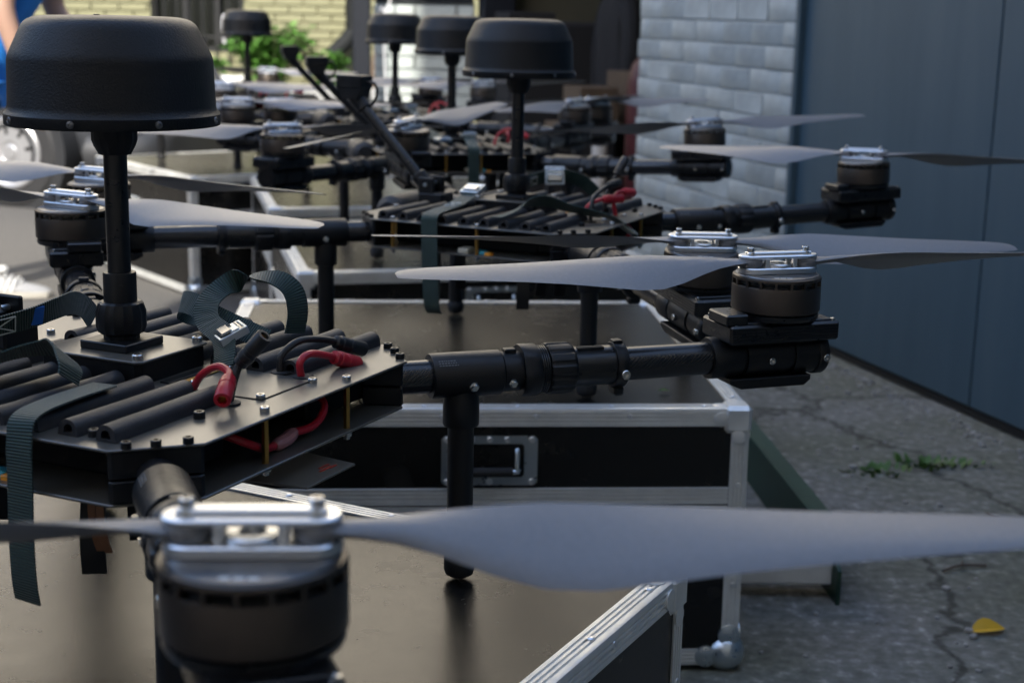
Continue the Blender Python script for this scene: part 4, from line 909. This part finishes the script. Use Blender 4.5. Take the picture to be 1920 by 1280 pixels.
E_ = [(0, 1), (1, 2), (2, 3), (3, 4), (4, 5), (5, 6), (3, 7), (7, 8), (8, 9), (9, 10), (3, 11), (11, 12), (12, 13), (13, 14), (0, 15), (15, 16), (16, 17), (0, 18), (18, 19), (19, 20)]
RD = [(.12, .15), (.11, .14), (.12, .16), (.11, .13), .055, (.08, .09), (.09, .085), .06, .047, .036, .030, .06, .047, .036, .030, .085, .058, .042, .085, .058, .042]
body = skin('body', V, E_, RD, 'skin', pe)
skin('shirt', V[:4] + [V[7], (.226, -.23, 1.18), V[11], (.266, .235, 1.17), (-.015, 0, .90)], [(0, 1), (1, 2), (2, 3), (3, 4), (4, 5), (3, 6), (6, 7), (0, 8)], [(.145, .178), (.135, .168), (.145, .185), (.125, .15), .075, .064, .075, .064, (.15, .18)], 'shirt_blue', pe)
skin('jeans', [(0, 0, .96), (0, -.10, .90), (.02, -.11, .50), (-.065, -.11, .12), (0, .10, .90), (-.06, .11, .50), (-.21, .11, .12)], [(0, 1), (1, 2), (2, 3), (0, 4), (4, 5), (5, 6)], [(.138, .165), (.105, .105), .076, .066, (.105, .105), .076, .066], 'jeans', pe)
for sy, px, pz in ((-1, .31, .85), (1, .44, .93)):      # hands: palm and five fingers
    y = sy * .21; hv = [(px, y, pz), (px + .015, y, pz - .05), (px + .022, y, pz - .085)]; he = [(0, 1), (1, 2)]; hr = [(.027, .020), (.034, .014), (.034, .013)]
    for k, (dy, L) in enumerate(((-.027, .060), (-.009, .072), (.009, .076), (.027, .068))):
        i = len(hv); hv += [(px + .028, y + dy, pz - .10), (px + .038, y + dy * 1.05, pz - .10 - L * .55), (px + .030, y + dy * 1.05, pz - .10 - L)]; he += [(2, i), (i, i + 1), (i + 1, i + 2)]; hr += [.0095, .0088, .0075]
    i = len(hv); hv += [(px + .045, y - .02, pz - .055), (px + .062, y - .028, pz - .085)]; he += [(1, i), (i, i + 1)]; hr += [.011, .009]
    skin('hand', hv, he, hr, 'skin', pe, 1)
hd = M(); hd.lathe([(0, -.02), (.05, 0), (.075, .05), (.085, .11), (.082, .17), (.06, .215), (0, .235)], 24, TR(.42, 0, 1.55) @ Matrix.Diagonal((1.12, .92, 1, 1))); hd.box((.52, 0, 1.645), (.03, .025, .035), .008)
ob('head', hd, 'skin', pe); hr_ = M(); hr_.lathe([(.088, .12), (.095, .15), (.088, .19), (.06, .228), (0, .245)], 24, TR(.405, 0, 1.555) @ Matrix.Diagonal((1.12, .95, 1, 1))); ob('hair', hr_, 'hair', pe)
for sy in (-1, 1):
    for q, z_, s3, mt in (('eye', 1.66, (.012, .026, .012), 'hair'), ('mouth', 1.60, (.012, .045, .008), 'red_paint')): ob(q, M().box((.507, sy * (.032 if q == 'eye' else 0) + (.0005 * sy), z_), s3, .003), mt, pe) if not (q == 'mouth' and sy < 0) else None
    ob('ear', M().box((.41, sy * .083, 1.645), (.03, .016, .055), .006), 'skin', pe)
def sneaker(x, y, rz):
    T = TR(x, y, 0) @ RZ(rz); out = []
    secs = [(-.075, .030, .10), (-.05, .037, .108), (0, .040, .100), (.06, .043, .082), (.11, .047, .062), (.155, .046, .050), (.19, .036, .040), (.208, .018, .030)]
    m = M(); vs = []; fs = []; n = 12
    for xx, hw, ht in secs:
        for k in range(n):
            a = 2 * math.pi * k / n; vs.append((xx, hw * math.cos(a) * (1 if math.sin(a) < .2 else .80), .024 + max(0, (math.sin(a) + .25) / 1.25) * (ht - .024) if math.sin(a) > -.25 else .024))
    for i in range(len(secs) - 1):
        for k in range(n): j = (k + 1) % n; fs.append([i * n + k, i * n + j, (i + 1) * n + j, (i + 1) * n + k])
    fs += [list(range(n)), [(len(secs) - 1) * n + k for k in range(n)]]; m.add(vs, fs)
    s_ = ob('sneaker', m.build('sneaker', angle=60), 'shoe_grey', pe, T)
    so_ = M(); so_.prism([(-.085, -.030), (-.06, -.040), (.0, -.040), (.10, -.051), (.16, -.050), (.20, -.036), (.216, 0), (.20, .036), (.16, .050), (.10, .051), (0, .040), (-.06, .040), (-.085, .03)], .001, .028, b=.004); ob('sole', so_, 'sole', s_)
    for k in range(3):
        for sd in (-1, 1):
            st = M(); st.prism([(0, 0), (.014, 0), (.034, .050), (.020, .050)], -.0018, .0018, TR(.004 + k * .024, sd * (.0435 + k * .001), .030) @ RX(R(90 + sd * 14))); ob('side_stripe', st, 'shoe_white', s_)
    for k in range(4):
        la = M(); la.tube(spline([(.035 + k * .02, -.026, .082 - k * .007), (.04 + k * .02, 0, .098 - k * .009), (.035 + k * .02, .026, .082 - k * .007)], 4), .0045, 6); ob('lace', la, 'shoe_white', s_)
    to = M(); to.box((.02, 0, .112), (.05, .045, .03), .01); ob('tongue', to, 'shoe_white', s_)
sneaker(.10, -.11, .12); sneaker(-.18, .11, -.1)
# ================================================================== CAR
ca = empty('parked_car', (-2.86, 8.62, 0), R(-20)); tag(ca, 'dark grey hatchback with pale hubcaps parked at the left of the yard', 'car')
# local x forward, y left; right-front wheel hub near the origin
secs = [(.74, .30, .50, .50), (.70, .22, .66, .68), (.50, .20, .76, .78), (.0, .19, .90, .82), (-.5, .19, .95, .84), (-1.6, .19, .96, .84), (-2.6, .20, .97, .83), (-3.1, .22, .95, .80), (-3.35, .30, .85, .70)]
def loft(secs, yc, n=20, top=.8):
    vs = []; fs = []
    for x, z0, z1, hw in secs:
        for k in range(n):
            a = 2 * math.pi * k / n; c, s_ = math.cos(a), math.sin(a); c = math.copysign(abs(c) ** .45, c); s2 = math.copysign(abs(s_) ** .45, s_)
            vs.append((x, yc + c * hw * (1 if s2 < 0 else 1 - .06 * s2), (z0 + z1) / 2 + s2 * (z1 - z0) / 2))
    for i in range(len(secs) - 1):
        for k in range(n): j = (k + 1) % n; fs.append([i * n + k, i * n + j, (i + 1) * n + j, (i + 1) * n + k])
    return vs, fs + [list(range(n)), [(len(secs) - 1) * n + k for k in range(n)]]
YC = .83
bd = ob('body', M().add(*loft(secs, YC)).build('body', angle=50), 'car_silver', ca)
gl = ob('greenhouse', M().add(*loft([(-1.15, .90, .95, .70), (-1.75, .92, 1.40, .64), (-2.3, .92, 1.46, .64), (-2.9, .92, 1.42, .62), (-3.3, .92, 1.0, .66)], YC)).build('greenhouse', angle=50), 'glass_dark', ca)
ob('roof', M().add(*loft([(-1.78, 1.385, 1.43, .60), (-2.3, 1.43, 1.485, .60), (-2.9, 1.40, 1.45, .58)], YC)).build('roof', angle=50), 'car_silver', ca)
for x in (-2.15, -2.75): ob('pillar', M().box((x, YC - .655, 1.15), (.09, .05, .52), .01), 'car_silver', ca); ob('pillar', M().box((x, YC + .655, 1.15), (.09, .05, .52), .01), 'car_silver', ca)
ob('bumper', M().add(*loft([(.80, .24, .44, .55), (.74, .20, .47, .70), (.58, .19, .48, .80), (.42, .19, .47, .83)], YC)).build('bumper', angle=50), 'car_dark', ca)
for s_ in (-1, 1): ob('headlight', M().box((.60, YC + s_ * .55, .66), (.14, .26, .12), .03, ), 'lamp_glass', ca)
ob('mirror', M().box((-1.45, YC - .93, 1.0), (.12, .16, .12), .03), 'car_silver', ca)
ob('side_moulding', M().box((-1.4, YC - .85, .55), (2.0, .02, .05), .006), 'car_dark', ca)
for wx in (0.0, -2.5):
    for wy in (0, 1.66):
        sgn = -1 if wy == 0 else 1; T = TR(wx, wy, .315) @ RX(R(90 if sgn < 0 else -90)) @ TR(0, 0, -.10)
        wh = ob('wheel', M().lathe([(.20, 0), (.29, .0), (.310, .015), (.315, .05), (.315, .15), (.310, .185), (.29, .20), (.215, .20), (.205, .185), (.20, .16)], 48), 'tyre', ca, T)
        m = M(); m.lathe([(.205, .165), (.205, .196), (.195, .202), (.180, .192), (.160, .186), (.07, .196), (.06, .19), (.045, .19), (.035, .20), (0, .202)], 48); ob('hubcap', m, 'hubcap', wh)
        m = M()
        for k in range(8): m.box((.128, 0, .1905), (.055, .022, .006), .003, RZ(k * math.pi / 4 + .2))
        ob('hubcap_slot', m, 'dark_void', wh)
        ob('wheel_arch', M().lathe([(.33, .02), (.37, .02), (.37, .188), (.33, .188)], 40), 'car_dark', wh)
